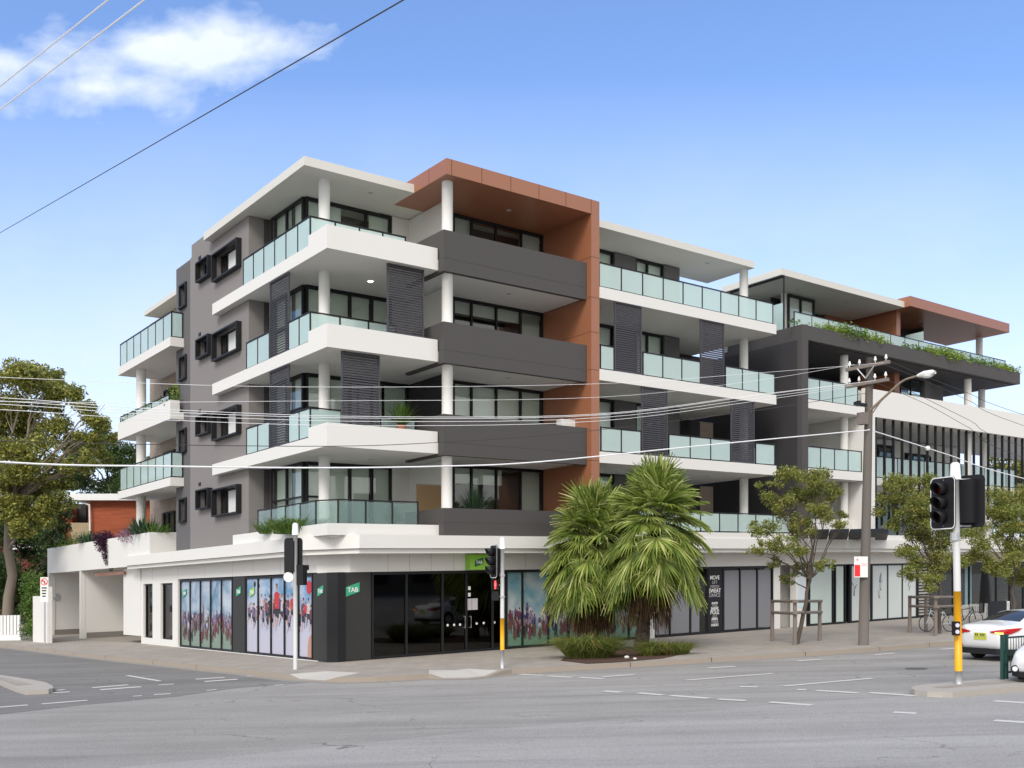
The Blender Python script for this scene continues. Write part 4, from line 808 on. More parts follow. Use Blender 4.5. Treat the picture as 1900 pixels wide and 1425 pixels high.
m = BM(); m.box(22.66, 27.2, -1.69, 3.3, 12.9, 12.98); m.box(27.2, 34.4, -1.69, 3.39, 12.93, 12.99); m.box(34.4, 42.3, -1.69, 2.3, 12.93, 12.99); m.box(22.66, 27.2, 3.31, 3.39, 12.9, 12.98); m.build('dark_soffit', BLACKW, b2)
m = BM(); m.box(VU(1590, 1.5), VU(1660, .3), 1.2, 1.4, 10.9, 12.93); m.box(VU(1660, 0), VU(1669, 0), 0, 2.5, 10.9, 12.93); m.build('copper_wall', COPPER, b2)
m = BM(); m.box(30.2, 30.4, 1.5, 3, 7.2, 9.93); m.build('copper_wall', COPPER, b2)
window(b2, 'v', VU(1671, .4), VU(1716, .4), .4, 11.1, 12.9, [VU(1691, .4)], blind=[(0, 1, 0, .6, 0)])
m = BM(); m.box(VU(1716, .3), VU(1727, .3), .3, .6, 11.1, 12.93, ); m.box(VU(1727, .6), VU(1750, .6), .6, .9, 11.1, 12.93); m.build('grey_wall', MIDG, b2)
# glazing behind the fins
m = BM(); m.box(28.06, 44, 2.4, 2.6, 7.2, 9.93); m.build('white_rear_wall', WHITE, b2)
window(b2, 'v', 28.6, 31.2, 2.2, 7.2, 9.4, [29.9], blind=None, rd=.03); window(b2, 'v', 32.2, 36.5, 2.2, 7.2, 9.5, [33.6, 35], blind=None, rd=.03); window(b2, 'v', 38, 40.5, 2.2, 7.2, 9.2, [39.2], blind=None, rd=.03)
window(b2, 'v', 28.2, 48, 1.6, 4.1, 6.6, [30, 32, 34, 36, 38, 40, 42, 44, 46], blind=None)
# top floor
m = BM(); m.box(22.35, 32.5, -.87, 2.6, 16.1, 16.4); m.build('roof', CREAM, b2)
m = BM(); m.box(32.5, 42.95, -1.2, 2.6, 16.105, 16.62, mi=0); m.build('copper_roof', [COPPER, COPPERD], b2)
m = BM(); m.box(24.9, 27.3, .9, 1.1, 13.2, 16.1); m.box(27.3, 32.8, 2.5, 2.7, 13.2, 16.1); m.box(22.4, 24.9, 2.3, 2.5, 13.2, 16.1); m.build('top_floor_wall', WHITE, b2)
m = BM(); m.box(32.78, 33.15, -.25, 2.6, 13.2, 16.1); m.box(30.2, 32.78, 2.3, 2.48, 13.2, 16.1); m.build('copper_wall', COPPER, b2)
m = BM(); m.box(33.15, 37.6, 1.8, 2.0, 13.2, 16.1); m.box(37.4, 37.6, 1.0, 1.8, 13.2, 16.1); m.build('charcoal_top_wall', BLACKW, b2)
window(b2, 'v', 25.1, 27.2, .78, 13.25, 16.05, [26.1], blind=[(0, .45, 0, 1, 0)], fw=.09); window(b2, 'v', 27.4, 31, 2.38, 13.25, 16.05, [28.6, 29.8], blind=None); window(b2, 'v', 33.2, 36.5, 1.68, 13.25, 16.0, [34.8], blind=None)
m = BM(); m.box(22.7, 42.3, -1.3, -1.28, 13.5, 14.35, mi=0); m.build('glass_panel', FROST, b2)
m = BM(); m.box(22.7, 42.3, -1.31, -1.27, 14.35, 14.39); [m.box(u_, u_ + .04, -1.31, -1.27, 13.2, 14.35) for u_ in [22.7 + 1.3 * i for i in range(16)]]; m.build('railing', FRAME, b2)
# privacy screen beside the other building
m = BM(); m.box(22.5, 22.55, -.9, -.84, 13.6, 16.1); m.box(22.5, 22.55, 2.2, 2.26, 13.6, 16.1); m.box(22.5, 22.55, -.84, 2.2, 16.0, 16.1); sc_ = m.build('privacy_screen', FRAME, b2)
m = BM(); m.box(22.515, 22.53, -.84, 2.2, 13.6, 14.85); m.build('frosted_pane', FROST, sc_)
m = BM(); m.box(33.9, 33.93, -1.1, -.1, 13.3, 15.0); m.build('glass_panel', FROST, b2)
for k_, (u_, v_) in enumerate(((25, .2), (29, .2), (36, .3))): downlight(b2, u_, v_, 16.1)
for u_ in (24.5, 29, 35): downlight(b2, u_, .2, 12.9)
# entrance canopy
m = BM()
for i, (a, b) in enumerate(((1503, 1535), (1537, 1572), (1574, 1609), (1611, 1645))):
    m.add([(VU(a, -1.5), -1.5, 4.25), (VU(b, -1.5), -1.5, 4.28 + .02 * i), (VU(b, -2.6), -2.7, 4.45 + .03 * i), (VU(a, -2.6), -2.7, 4.4 + .03 * i), (VU(a, -1.5), -1.5, 4.05), (VU(b, -1.5), -1.5, 4.05), (VU(b, -2.6), -2.7, 4.33), (VU(a, -2.6), -2.7, 4.3)], [(0, 1, 2, 3), (7, 6, 5, 4), (0, 4, 5, 1), (1, 5, 6, 2), (2, 6, 7, 3), (3, 7, 4, 0)])
m.build('entrance_canopy', FRAME, b2)
# ground floor
m = BM(); m.box(22.2, UE, S0, S0 + .25, 2.9, 3.5); m.box(VU(1476, S0), VU(1495, S0), S0 - .02, S0 + .3, -.2, 3.5); m.build('ground_floor_wall', WHITE, b2)
m = BM(); m.box(VU(1480, S0), VU(1490, S0), S0 - .03, S0 - .022, .9, 2.9); m.build('poster', mat('blue_poster', (.2, .45, .65), .4, c2=(.6, .7, .75), scale=4), b2)
def sw2(a, b, mull, glass=None, **k): return window(b2, 'v', VU(a, S0), VU(b, S0), S0, .02, 2.9, [VU(x, S0) for x in mull], glass=glass, fw=.07, depth=.12, name='shop_window', **k)
CF = mat('frosted_shop_film', (.5, .58, .54), .35, var=.06)
WF = mat('white_shop_film', (.66, .66, .66), .4, var=.05, c2=(.58, .62, .6), scale=.8)
def film(w_, a, b, m_, z0=.1, z1=2.8, nm='window_film'):
    q = BM(); q.box(VU(a, S0) + .03, VU(b, S0) - .03, S0 + .045, S0 + .05, z0, z1); return q.build(nm, m_, w_)
e_ = sw2(1496, 1570, (1503, 1546, 1551)); film(e_, 1503, 1545, CF); film(e_, 1551, 1567, CF)
e_ = sw2(1577, 1617, (1580,)); film(e_, 1580, 1617, WF)
e_ = sw2(1618, 1702, (1648, 1675)); film(e_, 1620, 1702, WF)
def swirl(parent, x, z, s, seed):
    r = random.Random(seed); q = BM(); q.mi = 0
    u0 = VU(x, S0)
    for k in range(5):
        a = r.uniform(-.5, .5); L = s * r.uniform(.5, 1); bx_ = u0 + r.uniform(-.1, .1) * s; bz = z + (k - 2) * .22 * s; wd = s * r.uniform(.03, .12)
        q.mi = k % 2; q.add([(bx_ - wd, S0 + .04 - k * .0006, bz), (bx_ + wd, S0 + .04 - k * .0006, bz - .03), (bx_ + wd * .4 + L * a, S0 + .04 - k * .0006, bz + L * .5), (bx_ + L * a - wd * .1, S0 + .04 - k * .0006, bz + L * .62), (bx_ + L * a * .4 - wd, S0 + .04 - k * .0006, bz + L * .35)], [(0, 1, 2, 3, 4)])
    q.build('printed_motif', [mat('grey_print_a', (.2, .2, .23), .6), mat('grey_print_b', (.42, .44, .48), .6)], parent)
swirl(e_, 1634, 1.55, .9, 3); swirl(e_, 1585, 1.6, .6, 5); swirl(e_, 1688, 1.7, .5, 6)
q = BM()
for i in range(9): u_ = VU(1662, S0); q.box(u_ - .28, u_ + .28, S0 + .04, S0 + .043, 1.05 + i * .11, 1.06 + i * .11)
q.build('printed_lines', mat('olive_print', (.45, .46, .36), .6), e_)
e_ = sw2(1703, 1990, (1722, 1745, 1770, 1800, 1828, 1850, 1875, 1900, 1940))
q = BM()
for i in range(16): q.box(VU(1704, S0), VU(1721, S0), S0 - .06, S0 - .02, .15 + i * .16, .22 + i * .16)
q.build('timber_slats', mat('pale_slats', (.4, .38, .35), .7), e_)
q = BM(); q.box(VU(1800, 0), VU(1812, 0), .3, .32, .4, 2.8); q.build('blue_banner', mat('pale_blue', (.4, .6, .75), .5), e_)

# green box sign over the shop door
mb = BM(); a, b = VU(863, S0), VU(903, S0) ; mb.box(a, b, S0 - .32, S0 - .01, 2.9, 3.44); gs = None
o = tagged('shop_sign', mb, [LIME], 'lime green box sign with TAB logo over the black glass shop door', 'sign', loc=W(a, S0, 3))
o['o'] = tuple(o.location); tab_logo(o, 'v', (a + b) / 2 - .1, S0 - .32, 3.16, .36, mat('dark_green_plate', (.02, .12, .05), .5))

# ---------------------------------------------------------------- props: helper to stand on the street
def at(px, py, z=0.): X, Y = G0(px, py, z); return (X, Y, z + K * X)
def atuv(u, v, z=0.): return W(u, v, z)

# utility pole
loc = at(1602, 1197); RZ = ANG
pole = thing('utility_pole', 'weathered timber power pole with two crossarms and a street lamp on a long arm', 'utility pole', loc, RZ)   # local x along street, y back
hp = 9.75; LX = .22
def lean(z): t = z / hp; return (LX * .79 * t, -LX * .61 * t)
m = MB(); m.tube([(lean(z)[0], lean(z)[1], z) for z in (-.1, 2, 4, 6, 8, hp)], [.175, .17, .155, .145, .13, .115], 14); m.build('pole_shaft', POLEW, pole, smooth=True)
for z_, hl in ((9.45, .82), (8.87, .8)):
    l_ = lean(z_); m = MB(); m.box(l_[0] - .2, l_[0] - .08, l_[1] - hl, l_[1] + hl, z_ - .055, z_ + .055); ca = m.build('crossarm', TIMBER, pole)
    m = MB()
    for y_ in (-.7, -.3, .3, .68):
        m.tube([(l_[0] - .14, l_[1] + y_, z_ + .07), (l_[0] - .14, l_[1] + y_, z_ + .16)], .015, 6)
        m.tube([(l_[0] - .14, l_[1] + y_, z_ + .13), (l_[0] - .14, l_[1] + y_, z_ + .17), (l_[0] - .14, l_[1] + y_, z_ + .21), (l_[0] - .14, l_[1] + y_, z_ + .27)], [.045, .05, .035, .025], 10)
    m.build('insulators', WPL, ca)
m = MB(); l_ = lean(8.9); m.tube([(l_[0] - .22, .32 + l_[1], 9.4), (l_[0] - .22, .0 + l_[1], 9.02)], .022, 6); m.tube([(l_[0] - .22, -.32 + l_[1], 9.4), (l_[0] - .22, -.0 + l_[1], 9.02)], .022, 6); m.build('brace', STEEL, pole)
m = MB(); l_ = lean(8.1); m.box(-.75, -.1, l_[1] - .1, l_[1] + .0, 8.05, 8.15); m.box(-.6, -.5, l_[1] - .12, l_[1] + .02, 8.15, 8.2); m.build('side_bracket', FRAME, pole)
m = MB(); l_ = lean(7.8); m.box(-.33, -.1, -.15 + l_[1], .15 + l_[1], 7.45, 7.85); m.build('equipment_box', TIMBER, pole)
m = MB(); l_ = lean(8); P_ = [(.1, -.2, 7.95), (.12, -.7, 8.32), (.12, -1.3, 8.72), (.12, -1.5, 8.8), (.12, -1.95, 8.85)]; m.tube(P_, [.05, .045, .04, .035, .035], 8); m.tube([(.1, -.15, 7.7), (.1, -.6, 8.2)], .02, 6); la = m.build('lamp_arm', mat('rusty_arm', (.2, .16, .12), .8, var=.3, scale=8), pole)
m = MB(); m.tube([(.12, -1.9, 8.85), (.12, -2.0, 8.85), (.12, -2.15, 8.86), (.12, -2.42, 8.86), (.12, -2.52, 8.86)], [.04, .08, .11, .1, .05], 12); m.ball((.12, -2.25, 8.8), .13, 12, sz=(.8, 1.5, .7)); m.build('lamp_head', WPL, la, smooth=True)
l_ = lean(2.4)
t_ = thing('parking_sign', 'small white and red parking sign fixed to the timber power pole', 'sign', at(1602, 1197, 0), 0.0)
m = MB(); m.box(-.4, .06, -.26, -.245, 2.3, 3.0); m.box(-.03, .0, -.245, -.1, 2.4, 2.9); m.build('sign_plate', WMET, t_)
m = MB(); m.box(-.385, -.2, -.264, -.26, 2.33, 2.72); m.build('red_panel', REDP, t_)
m = MB()
for i in range(3): m.box(-.16, .03, -.264, -.26, 2.68 + i * .035, 2.69 + i * .035)
m.box(-.32, -.26, -.264, -.26, 2.86, 2.93); m.build('printed_bars', mat('print_pink', (.6, .25, .25), .5), t_)

# traffic signals --------------------------------------------------
def lantern(parent, c, yaw, h=.95, wd=.5, sc=1., back=False):
    """target board with three hooded lenses facing local -y turned by yaw"""
    cz, sz_ = cos(yaw), sin(yaw)
    def T(x, y, z): return (c[0] + x * cz - y * sz_, c[1] + x * sz_ + y * cz, c[2] + z)
    def rr_(w2, h2, r, n=5):
        P = []
        for (sx, sy, a0_) in ((1, 1, 0), (-1, 1, pi / 2), (-1, -1, pi), (1, -1, 3 * pi / 2)):
            for i in range(n + 1): a = a0_ + pi / 2 * i / n; P.append((sx * (w2 - r) + r * cos(a), sy * (h2 - r) + r * sin(a)))
        return P
    def plate(mb, P, y0, y1): n = len(P); mb.add([(x, y0, z) for x, z in P] + [(x, y1, z) for x, z in P], [tuple(range(n)), tuple(range(n, 2 * n))[::-1]] + [(i, n + i, n + (i + 1) % n, (i + 1) % n) for i in range(n)])
    m = MB(T); plate(m, rr_(wd / 2, h / 2, .11), -.01, .01); bd_ = m.build('target_board', BLK, parent)
    o_ = rr_(wd / 2, h / 2, .11); i_ = rr_(wd / 2 - .022, h / 2 - .022, .09); n = len(o_)
    m = MB(T); m.add([(x, -.014, z) for x, z in o_] + [(x, -.014, z) for x, z in i_] , [(i, (i + 1) % n, n + (i + 1) % n, n + i) for i in range(n)]); m.build('white_border', WPL, bd_)
    m = MB(T); m.box(-.15, .15, .012, .2, -h / 2 + .1, h / 2 - .1); m.build('lantern_body', BLK, parent)
    dz = h * .27
    for k in (1, 0, -1):
        r = wd * .21; zc = k * dz; n = 16; L = .26 * sc; mb = MB(T); vs_ = []; fs = []
        for j, (y, rad) in enumerate(((-.012, r), (-L, r))):
            for i in range(n):
                a = 2 * pi * i / n; yy = y if j == 0 else -L * (1 - .45 * (1 - (sin(a) + 1) / 2)); vs_.append((rad * cos(a), yy, zc + rad * sin(a)))
        fs = [(i, (i + 1) % n, n + (i + 1) % n, n + i) for i in range(n)]
        mb.add(vs_, fs); ho = mb.build('visor', BLK, parent, smooth=True)
        so_ = ho.modifiers.new('thick', 'SOLIDIFY'); so_.thickness = .008
        mb = MB(T); mb.add([(r * .93 * cos(2 * pi * i / n), -.018, zc + r * .93 * sin(2 * pi * i / n)) for i in range(n)], [tuple(range(n))]); mb.build('lens', [None, LENSR, LENS][1] if k == 1 else LENS, ho)
LENSR = mat('unlit_red_lens', (.12, .01, .01), .2)
LITR = emis('lit_red_figure', (1, .03, .03), 5.0)
def sigpole(parent, h, r, cap_r, cap_h, band, ln=(0, 0)):
    lx = lambda z: (ln[0] * z / h, ln[1] * z / h)
    def seg(z0, z1, rr2, m_, nm, n=14): mb = MB(); mb.tube([(*lx(z0), z0), (*lx(z1), z1)], rr2, n); o = mb.build(nm, m_, parent); smooth_sides(o)
    if band: seg(-.12, band[0], r * .98, STEEL, 'pole_foot'); seg(band[0], band[1], r * 1.06, YEL, 'yellow_sleeve'); seg(band[1], h - cap_h, r, PGREY, 'pole_shaft')
    else: seg(-.12, h - cap_h, r, PGREY, 'pole_shaft')
    mb = MB(); mb.tube([(*lx(h - cap_h), h - cap_h), (*lx(h - cap_h * .1), h - cap_h * .1), (*lx(h), h)], [cap_r, cap_r * .82, cap_r * .5], 14); mb.build('pole_cap', WPL, parent, smooth=True)
PGREY = mat('pale_grey_pole_paint', (.5, .5, .49), .5, var=.1, scale=4)
# middle one
loc = at(932, 1240); t_ = thing('traffic_signal', 'traffic signal with red figure lit, at the kerb before the black glass shop', 'traffic light', loc, 0, 'traffic signals around the junction')
sigpole(t_, 3.72, .058, .085, .34, (.52, 1.42))
ya = ANG - pi / 2 + .0          # board normal towards -A : local -y must be -A
def yaw_for(nx, ny): return atan2(nx, -ny)     # yaw so that local -y points to (nx, ny)
lantern(t_, (-.24 + .0, .12, 3.03), yaw_for(-.93, -.37), .95, .56)
m = MB(); m.tube([(0, 0, 3.35), (-.2, .14, 3.35)], .02, 6); m.tube([(0, 0, 2.7), (-.2, .14, 2.7)], .02, 6); m.tube([(0, 0, 2.36), (-.15, .03, 2.36)], .02, 6); m.tube([(0, 0, 2.6), (0, 0, 2.66)], .08, 12); m.tube([(0, 0, 2.0), (0, 0, 2.05)], .08, 12); m.build('bracket', STEEL, t_)
m = MB(); m.box(-.3, -.1, -.06, .12, 2.22, 2.5); m.box(-.3, -.1, -.06, .12, 1.92, 2.18); m.box(-.31, -.29, -.2, .1, 2.22, 2.5); m.box(-.31, -.09, -.2, .1, 2.49, 2.51); pb = m.build('pedestrian_lantern', BLK, t_)
m = MB(); yy = -.066
m.ball((-.2, yy, 2.45), .025, 8, sz=(1, .2, 1)); m.box(-.225, -.175, yy - .004, yy, 2.33, 2.42); m.box(-.217, -.203, yy - .004, yy, 2.25, 2.33); m.box(-.197, -.183, yy - .004, yy, 2.25, 2.33); m.build('red_figure', LITR, pb)
# left one, seen from behind
loc = at(548, 1242); t_ = thing('traffic_signal', 'traffic signal seen from behind on a plain grey pole by the sports poster window', 'traffic light', loc, 0, 'traffic signals around the junction')
sigpole(t_, 4.35, .062, .1, .36, None)
lantern(t_, (-.09, .14, 3.35), yaw_for(.38, .92), 1.12, .64)
m = MB(lambda x, y, z: (x * .9 + y * .3, -x * .3 + y * .9, z)); m.box(.08, .3, -.05, .2, 2.5, 3.1); m.box(.08, .3, .2, .32, 2.95, 3.1); pb = m.build('pedestrian_lantern', BLK, t_)
m = MB(); m.tube([(-.2, -.02, 2.74), (-.2, .05, 2.74)], .15, 16); m.build('round_sign_back', WMET, t_)
m = MB(); m.tube([(0, 0, 3.8), (0, .15, 3.8)], .03, 6); m.tube([(0, 0, 2.9), (0, .15, 2.9)], .03, 6); m.tube([(-.2, 0, 2.74), (.1, 0, 2.74)], .02, 6); m.build('bracket', STEEL, t_)
# right one
loc = at(1779, 1268); t_ = thing('traffic_signal', 'tall traffic signal with yellow pole sleeve on the median island', 'traffic light', loc, 0, 'traffic signals around the junction')
sigpole(t_, 4.8, .075, .12, .38, (.27, 2.0), ln=(-.08, 0))
lantern(t_, (-.3, .1, 3.92), yaw_for(-.9, -.43), 1.14, .66, 1.15)
lantern(t_, (.25, -.05, 3.95), yaw_for(A[0] * .9 + .2, A[1]), 1.14, .62, 1.1)
m = MB(); m.tube([(-.08, 0, 3.28), (-.08, 0, 3.1)], .1, 12); m.build('collar', STEEL, t_)
for z_ in (4.42, 3.42): m = MB(); m.tube([(-.3, .1, z_), (.28, -.05, z_)], .025, 6); m.build('bracket', STEEL, t_)
m = MB(); m.box(-.18, -.06, -.2, -.06, 1.05, 1.35); pb = m.build('push_button_box', BLK, t_)
m = MB(); m.tube([(-.12, -.2, 1.27), (-.12, -.215, 1.27)], .045, 12); m.tube([(-.12, -.2, 1.13), (-.12, -.215, 1.13)], .045, 12); m.build('button', mat('button_face', (.6, .6, .7), .3), pb)

# turn sign at the car park
loc = at(83, 1196); t_ = thing('traffic_sign', 'no turn sign with a lettered plate on a thin post beside the car park entrance', 'traffic sign', loc, 0)
m = MB(); m.tube([(0, 0, -.1), (0, 0, 3.15)], .035, 8); m.build('post', STEEL, t_)
m = MB(); m.box(-.19, .19, -.05, -.04, 2.02, 3.2); sp_ = m.build('sign_plate', WMET, t_)
m = MB(); n = 20; m.add([(.17 * cos(2 * pi * i / n), -.054, 2.98 + .17 * sin(2 * pi * i / n)) for i in range(n)] + [(.13 * cos(2 * pi * i / n), -.054, 2.98 + .13 * sin(2 * pi * i / n)) for i in range(n)], [(i, (i + 1) % n, n + (i + 1) % n, n + i) for i in range(n)]); m.add([(-.12, -.056, 3.06), (-.09, -.056, 3.09), (.12, -.056, 2.9), (.09, -.056, 2.87)], [(0, 3, 2, 1)]); m.build('red_ring', REDP, sp_)
m = MB(); m.box(-.01, .03, -.055, -.052, 2.88, 3.0); m.box(-.07, .03, -.0551, -.0521, 3.0, 3.04); m.add([(-.06, -.055, 2.96), (-.06, -.055, 3.08), (-.11, -.055, 3.02)], [(0, 1, 2)])
for i in range(4): m.box(-.12 + .01 * i, .12 - .02 * i, -.055, -.051, 2.66 - i * .13, 2.72 - i * .13)
m.build('arrow_and_lettering', BLK, sp_)

# ---------------------------------------------------------------- wires
CABW = mat('pale_cable', (.85, .85, .85), .5); CABD = mat('dark_cable', (.05, .045, .04), .6)
def sm(P, n=6):
    r = []
    for i in range(len(P) - 1):
        p0, p1, p2, p3 = P[max(i - 1, 0)], P[i], P[i + 1], P[min(i + 2, len(P) - 1)]
        for k in range(n):
            t = k / n; r.append(tuple(.5 * (2 * b + (c - a) * t + (2 * a - 5 * b + 4 * c - d) * t * t + (-a + 3 * b - 3 * c + d) * t ** 3) for a, b, c, d in zip(p0, p1, p2, p3)))
    return r + [P[-1]]
def wire(px, v, r, m_, label, knots=()):
    P = []
    for x, y in px:
        u_, z_ = VU(x, v, y); P.append(W(u_, v, z_))
    mb = MB(); Q = sm(P); mb.tube(Q, r, 5); 
    for k in knots: mb.ball(Q[int(len(Q) * k)], .09, 8)
    tagged('overhead_cable', mb, m_, label, 'cable', 'overhead cables of the street', loc=P[0])
pu, pv = GU(1602, 1197)
wire([(-700, 800), (0, 857), (300, 865), (600, 868), (820, 865), (1000, 857), (1300, 827), (1555, 803), (1612, 798)], pv - .2, .017, CABW, 'thick pale cable running low across the whole facade to the timber pole')
wire([(1612, 797), (1660, 812), (1760, 844), (1900, 888), (2300, 985)], pv - .2, .018, CABW, 'thick pale cable dropping from the timber pole to the right edge', knots=(.42,))
arm = [(-1.0, 8.75), (-.35, 8.75), (.35, 8.75), (.9, 8.75)]
for i, (yl, ym, yr, y0, rad, dv) in enumerate(((738, 773, 768, 706, .006, -.9), (744, 776, 770, 707, .006, -.4), (750, 782, 775, 712, .006, .4), (760, 790, 781, 716, .006, .8))):
    wire([(-600, yl - 25), (0, yl), (300, (yl + ym) / 2 + 4), (700, ym), (1113, yr), (1400, (yr + y0) / 2 - 4), (1600 + [25, 18, 0, -8][i], y0)], pv + dv, rad, CABW, ['lowest of the four thin pale wires', 'second lowest thin pale wire', 'third thin pale wire', 'thin pale wire'][0] + ' leaving the lower crossarm towards the left, number' if False else
         ('thin pale wire to the lower crossarm, ' + ['uppermost of the bundle', 'second down in the bundle', 'third down in the bundle', 'bottom of the bundle'][i]))
for i, (yl, ym, yr, y0, dv) in enumerate(((690, 718, 712, 673, -.9), (735, 744, 737, 676, .8))):
    wire([(-600, yl - 20), (0, yl + 10), (560, ym), (1113, yr), (1400, (yr + y0) / 2), (1600 + [40, -15][i], y0)], pv + dv, .0045, CABW, 'single thin wire to the upper crossarm, ' + ['the higher one', 'the lower one'][i])
wire([(-600, 790), (0, 818), (560, 828), (813, 821), (1090, 800), (1400, 762), (1605, 730)], pv, .008, CABD, 'thin dark wire sagging across the second floor parapets')
for i, (y0, y1_, x0) in enumerate(((672, 770, 1655), (676, 790, 1640), (706, 830, 1648), (712, 850, 1630))):
    wire([(x0, y0), (1720, y0 + (y1_ - y0) * .28), (1800, y0 + (y1_ - y0) * .6), (1900, y1_), (2300, y1_ + 130)], pv - .5 + .3 * i, .009, CABD, 'thin wire from the timber pole to the right edge, ' + ['highest', 'second highest', 'third highest', 'lowest'][i] + ' of four')
def wire3(P, r, m_, label): mb = MB(); Q = sm(P); mb.tube(Q, r, 5); tagged('overhead_cable', mb, m_, label, 'cable', 'overhead cables of the street', loc=P[0])
def line3(a, b, t0, t1, sag, r, m_, label):
    a, b = Vector(a), Vector(b); wire3([tuple(a.lerp(b, t) - Vector((0, 0, sag * (1 - (2 * (t - .5)) ** 2) if 0 < t < 1 else 0))) for t in [t0 + (t1 - t0) * i / 14 for i in range(15)]], r, m_, label)
line3(AT(0, 432, 30), AT(748, 0, 11), -.6, 2.4, 0, .0085, CABD, 'dark cable rising from the left edge to the top of the sky')
line3(AT(0, 160, 13), AT(205, -4, 10), -1.5, 6, 0, .009, CABW, 'thin pale wire over the cloud, the one nearer the corner')
line3(AT(0, 203, 13), AT(270, -2, 10), -1.5, 6, 0, .009, CABW, 'thin pale wire over the cloud, the one farther from the corner')
# ---------------------------------------------------------------- plants
def leaf_cloud(mb, c, rad, n, size, r, asp=.45, droop=0., sq=(1, 1, 1), shell=.5):
    for _ in range(n):
        a = r.uniform(0, 2 * pi); z = r.uniform(-1, 1); q = r.random() ** shell; s = sqrt(1 - z * z)
        p = Vector((c[0] + rad * q * s * cos(a) * sq[0], c[1] + rad * q * s * sin(a) * sq[1], c[2] + rad * q * z * sq[2]))
        d = Vector((r.gauss(0, 1), r.gauss(0, 1), r.gauss(0, .6) - droop)).normalized(); e = d.cross(Vector((r.gauss(0, 1), r.gauss(0, 1), r.gauss(0, 1)))).normalized()
        L = size * r.uniform(.6, 1.3); w_ = L * asp * .5
        mb.add([p - d * L * .5, p + e * w_, p + d * L * .5, p - e * w_], [(0, 1, 2, 3)], raw=True)
def limb(mb, a, b, r0, r1, r, wob=.08, n=5):
    P = [Vector(a).lerp(Vector(b), i / n) for i in range(n + 1)]; L = (Vector(b) - Vector(a)).length
    for i in range(1, n): P[i] += Vector((r.gauss(0, 1), r.gauss(0, 1), r.gauss(0, .5))) * wob * L / n * 1.5
    mb.tube(P, [r0 + (r1 - r0) * i / n for i in range(n + 1)], 7, raw=True)
def tree(name, label, cat, px, py, clumps, trunk_r, lm, bm_, lsize, ndens, seed, group=None, fork=.45, zb=0., droop=.5, asp=.4, dspread=1., loc=None, tilt=(0, 0), cl=1.0, sub=5):
    """clumps: (px, py, radius px) as seen from the street; their depth is spread around the trunk's"""
    r = random.Random(seed); loc = loc or at(px, py, zb); Y = loc[1]; t = thing(name, label, cat, loc, 0, group)
    cs = []
    for x, y, rp in clumps:
        Yd = Y + r.uniform(-1, 1) * dspread; Xc = (x - 950) / F * Yd; Zc = H + (HY - y) * Yd / F; cs.append((Vector((Xc, Yd, Zc)) - Vector(loc), rp * Yd / F))
    zt = sum(c[0].z for c in cs) / len(cs); z0 = min(c[0].z for c in cs)
    top = Vector((tilt[0], tilt[1], max(z0, zt * fork * 1.2)))
    m = MB(); limb(m, (0, 0, -.2), top, trunk_r, trunk_r * .62, r, .05, 6)
    for c, rad in cs:
        base = top * (1 if c.z > top.z else max(.5, c.z / max(top.z, .1) * .85)); mid = base.lerp(c, .55) + Vector((0, 0, .1 * rad))
        limb(m, base, mid, trunk_r * .33, trunk_r * .18, r, .1, 4); limb(m, mid, c + Vector((0, 0, rad * .3)), trunk_r * .18, trunk_r * .08, r, .12, 3)
        for _ in range(3): limb(m, mid, c + Vector((r.uniform(-.8, .8), r.uniform(-.8, .8), r.uniform(-.5, .8))) * rad, trunk_r * .09, trunk_r * .03, r, .15, 3)
    m.build('trunk', bm_, t, smooth=True)
    m = MB()
    for c, rad in cs:
        k = sub
        for j in range(k):
            cc = c + Vector((r.uniform(-.75, .75), r.uniform(-.75, .75), r.uniform(-.6, .6))) * rad; rr_ = rad * r.uniform(.32, .6) * cl
            leaf_cloud(m, cc, rr_, int(ndens * 26 * rr_ * rr_ / (lsize * lsize)), lsize, r, asp, droop, (1, 1, .8), .6)
    m.build('crown', lm, t)
    return t
st = 'street trees on the footpath'
tree('street_tree', 'young street tree inside a timber guard left of the power pole', 'tree', 1477, 1195,
     [(1470, 890, 26), (1520, 885, 30), (1495, 915, 34), (1545, 915, 22), (1430, 912, 26), (1450, 940, 28), (1520, 950, 30), (1490, 975, 28), (1560, 975, 14), (1415, 985, 26), (1445, 1005, 26), (1400, 1015, 18), (1480, 1015, 22), (1440, 1040, 16), (1480, 1055, 18), (1530, 1050, 16), (1460, 1075, 14), (1565, 950, 12)], .09, L_STREET, BARK, .1, .95, 11, st, tilt=(.5, 0), dspread=.7, sub=8, cl=1.1)
tree('street_tree', 'bushy street tree between the power pole and the median traffic signal', 'tree', 1741, 1176,
     [(1670, 905, 28), (1705, 900, 26), (1650, 935, 28), (1690, 935, 32), (1740, 920, 32), (1720, 960, 36), (1760, 955, 26), (1665, 970, 22), (1700, 1000, 30), (1750, 1000, 28), (1680, 1030, 24), (1720, 1045, 30), (1760, 1040, 26), (1690, 1065, 22), (1730, 1080, 20), (1655, 900, 16)], .09, L_STREET, BARK, .1, 1.0, 12, st, dspread=.9, sub=8, cl=1.15)
tree('street_tree', 'street tree behind the white sedan at the right edge', 'tree', 1880, 1164,
     [(1810, 990, 24), (1840, 960, 28), (1870, 930, 32), (1905, 925, 32), (1900, 965, 34), (1860, 990, 32), (1830, 1020, 28), (1880, 1025, 34), (1800, 1030, 22), (1850, 1050, 26), (1900, 1060, 30), (1940, 950, 34), (1950, 1010, 34), (1870, 960, 26), (1815, 955, 16)], .1, L_STREET, BARK, .1, 1.0, 13, st, dspread=1., sub=8, cl=1.15)
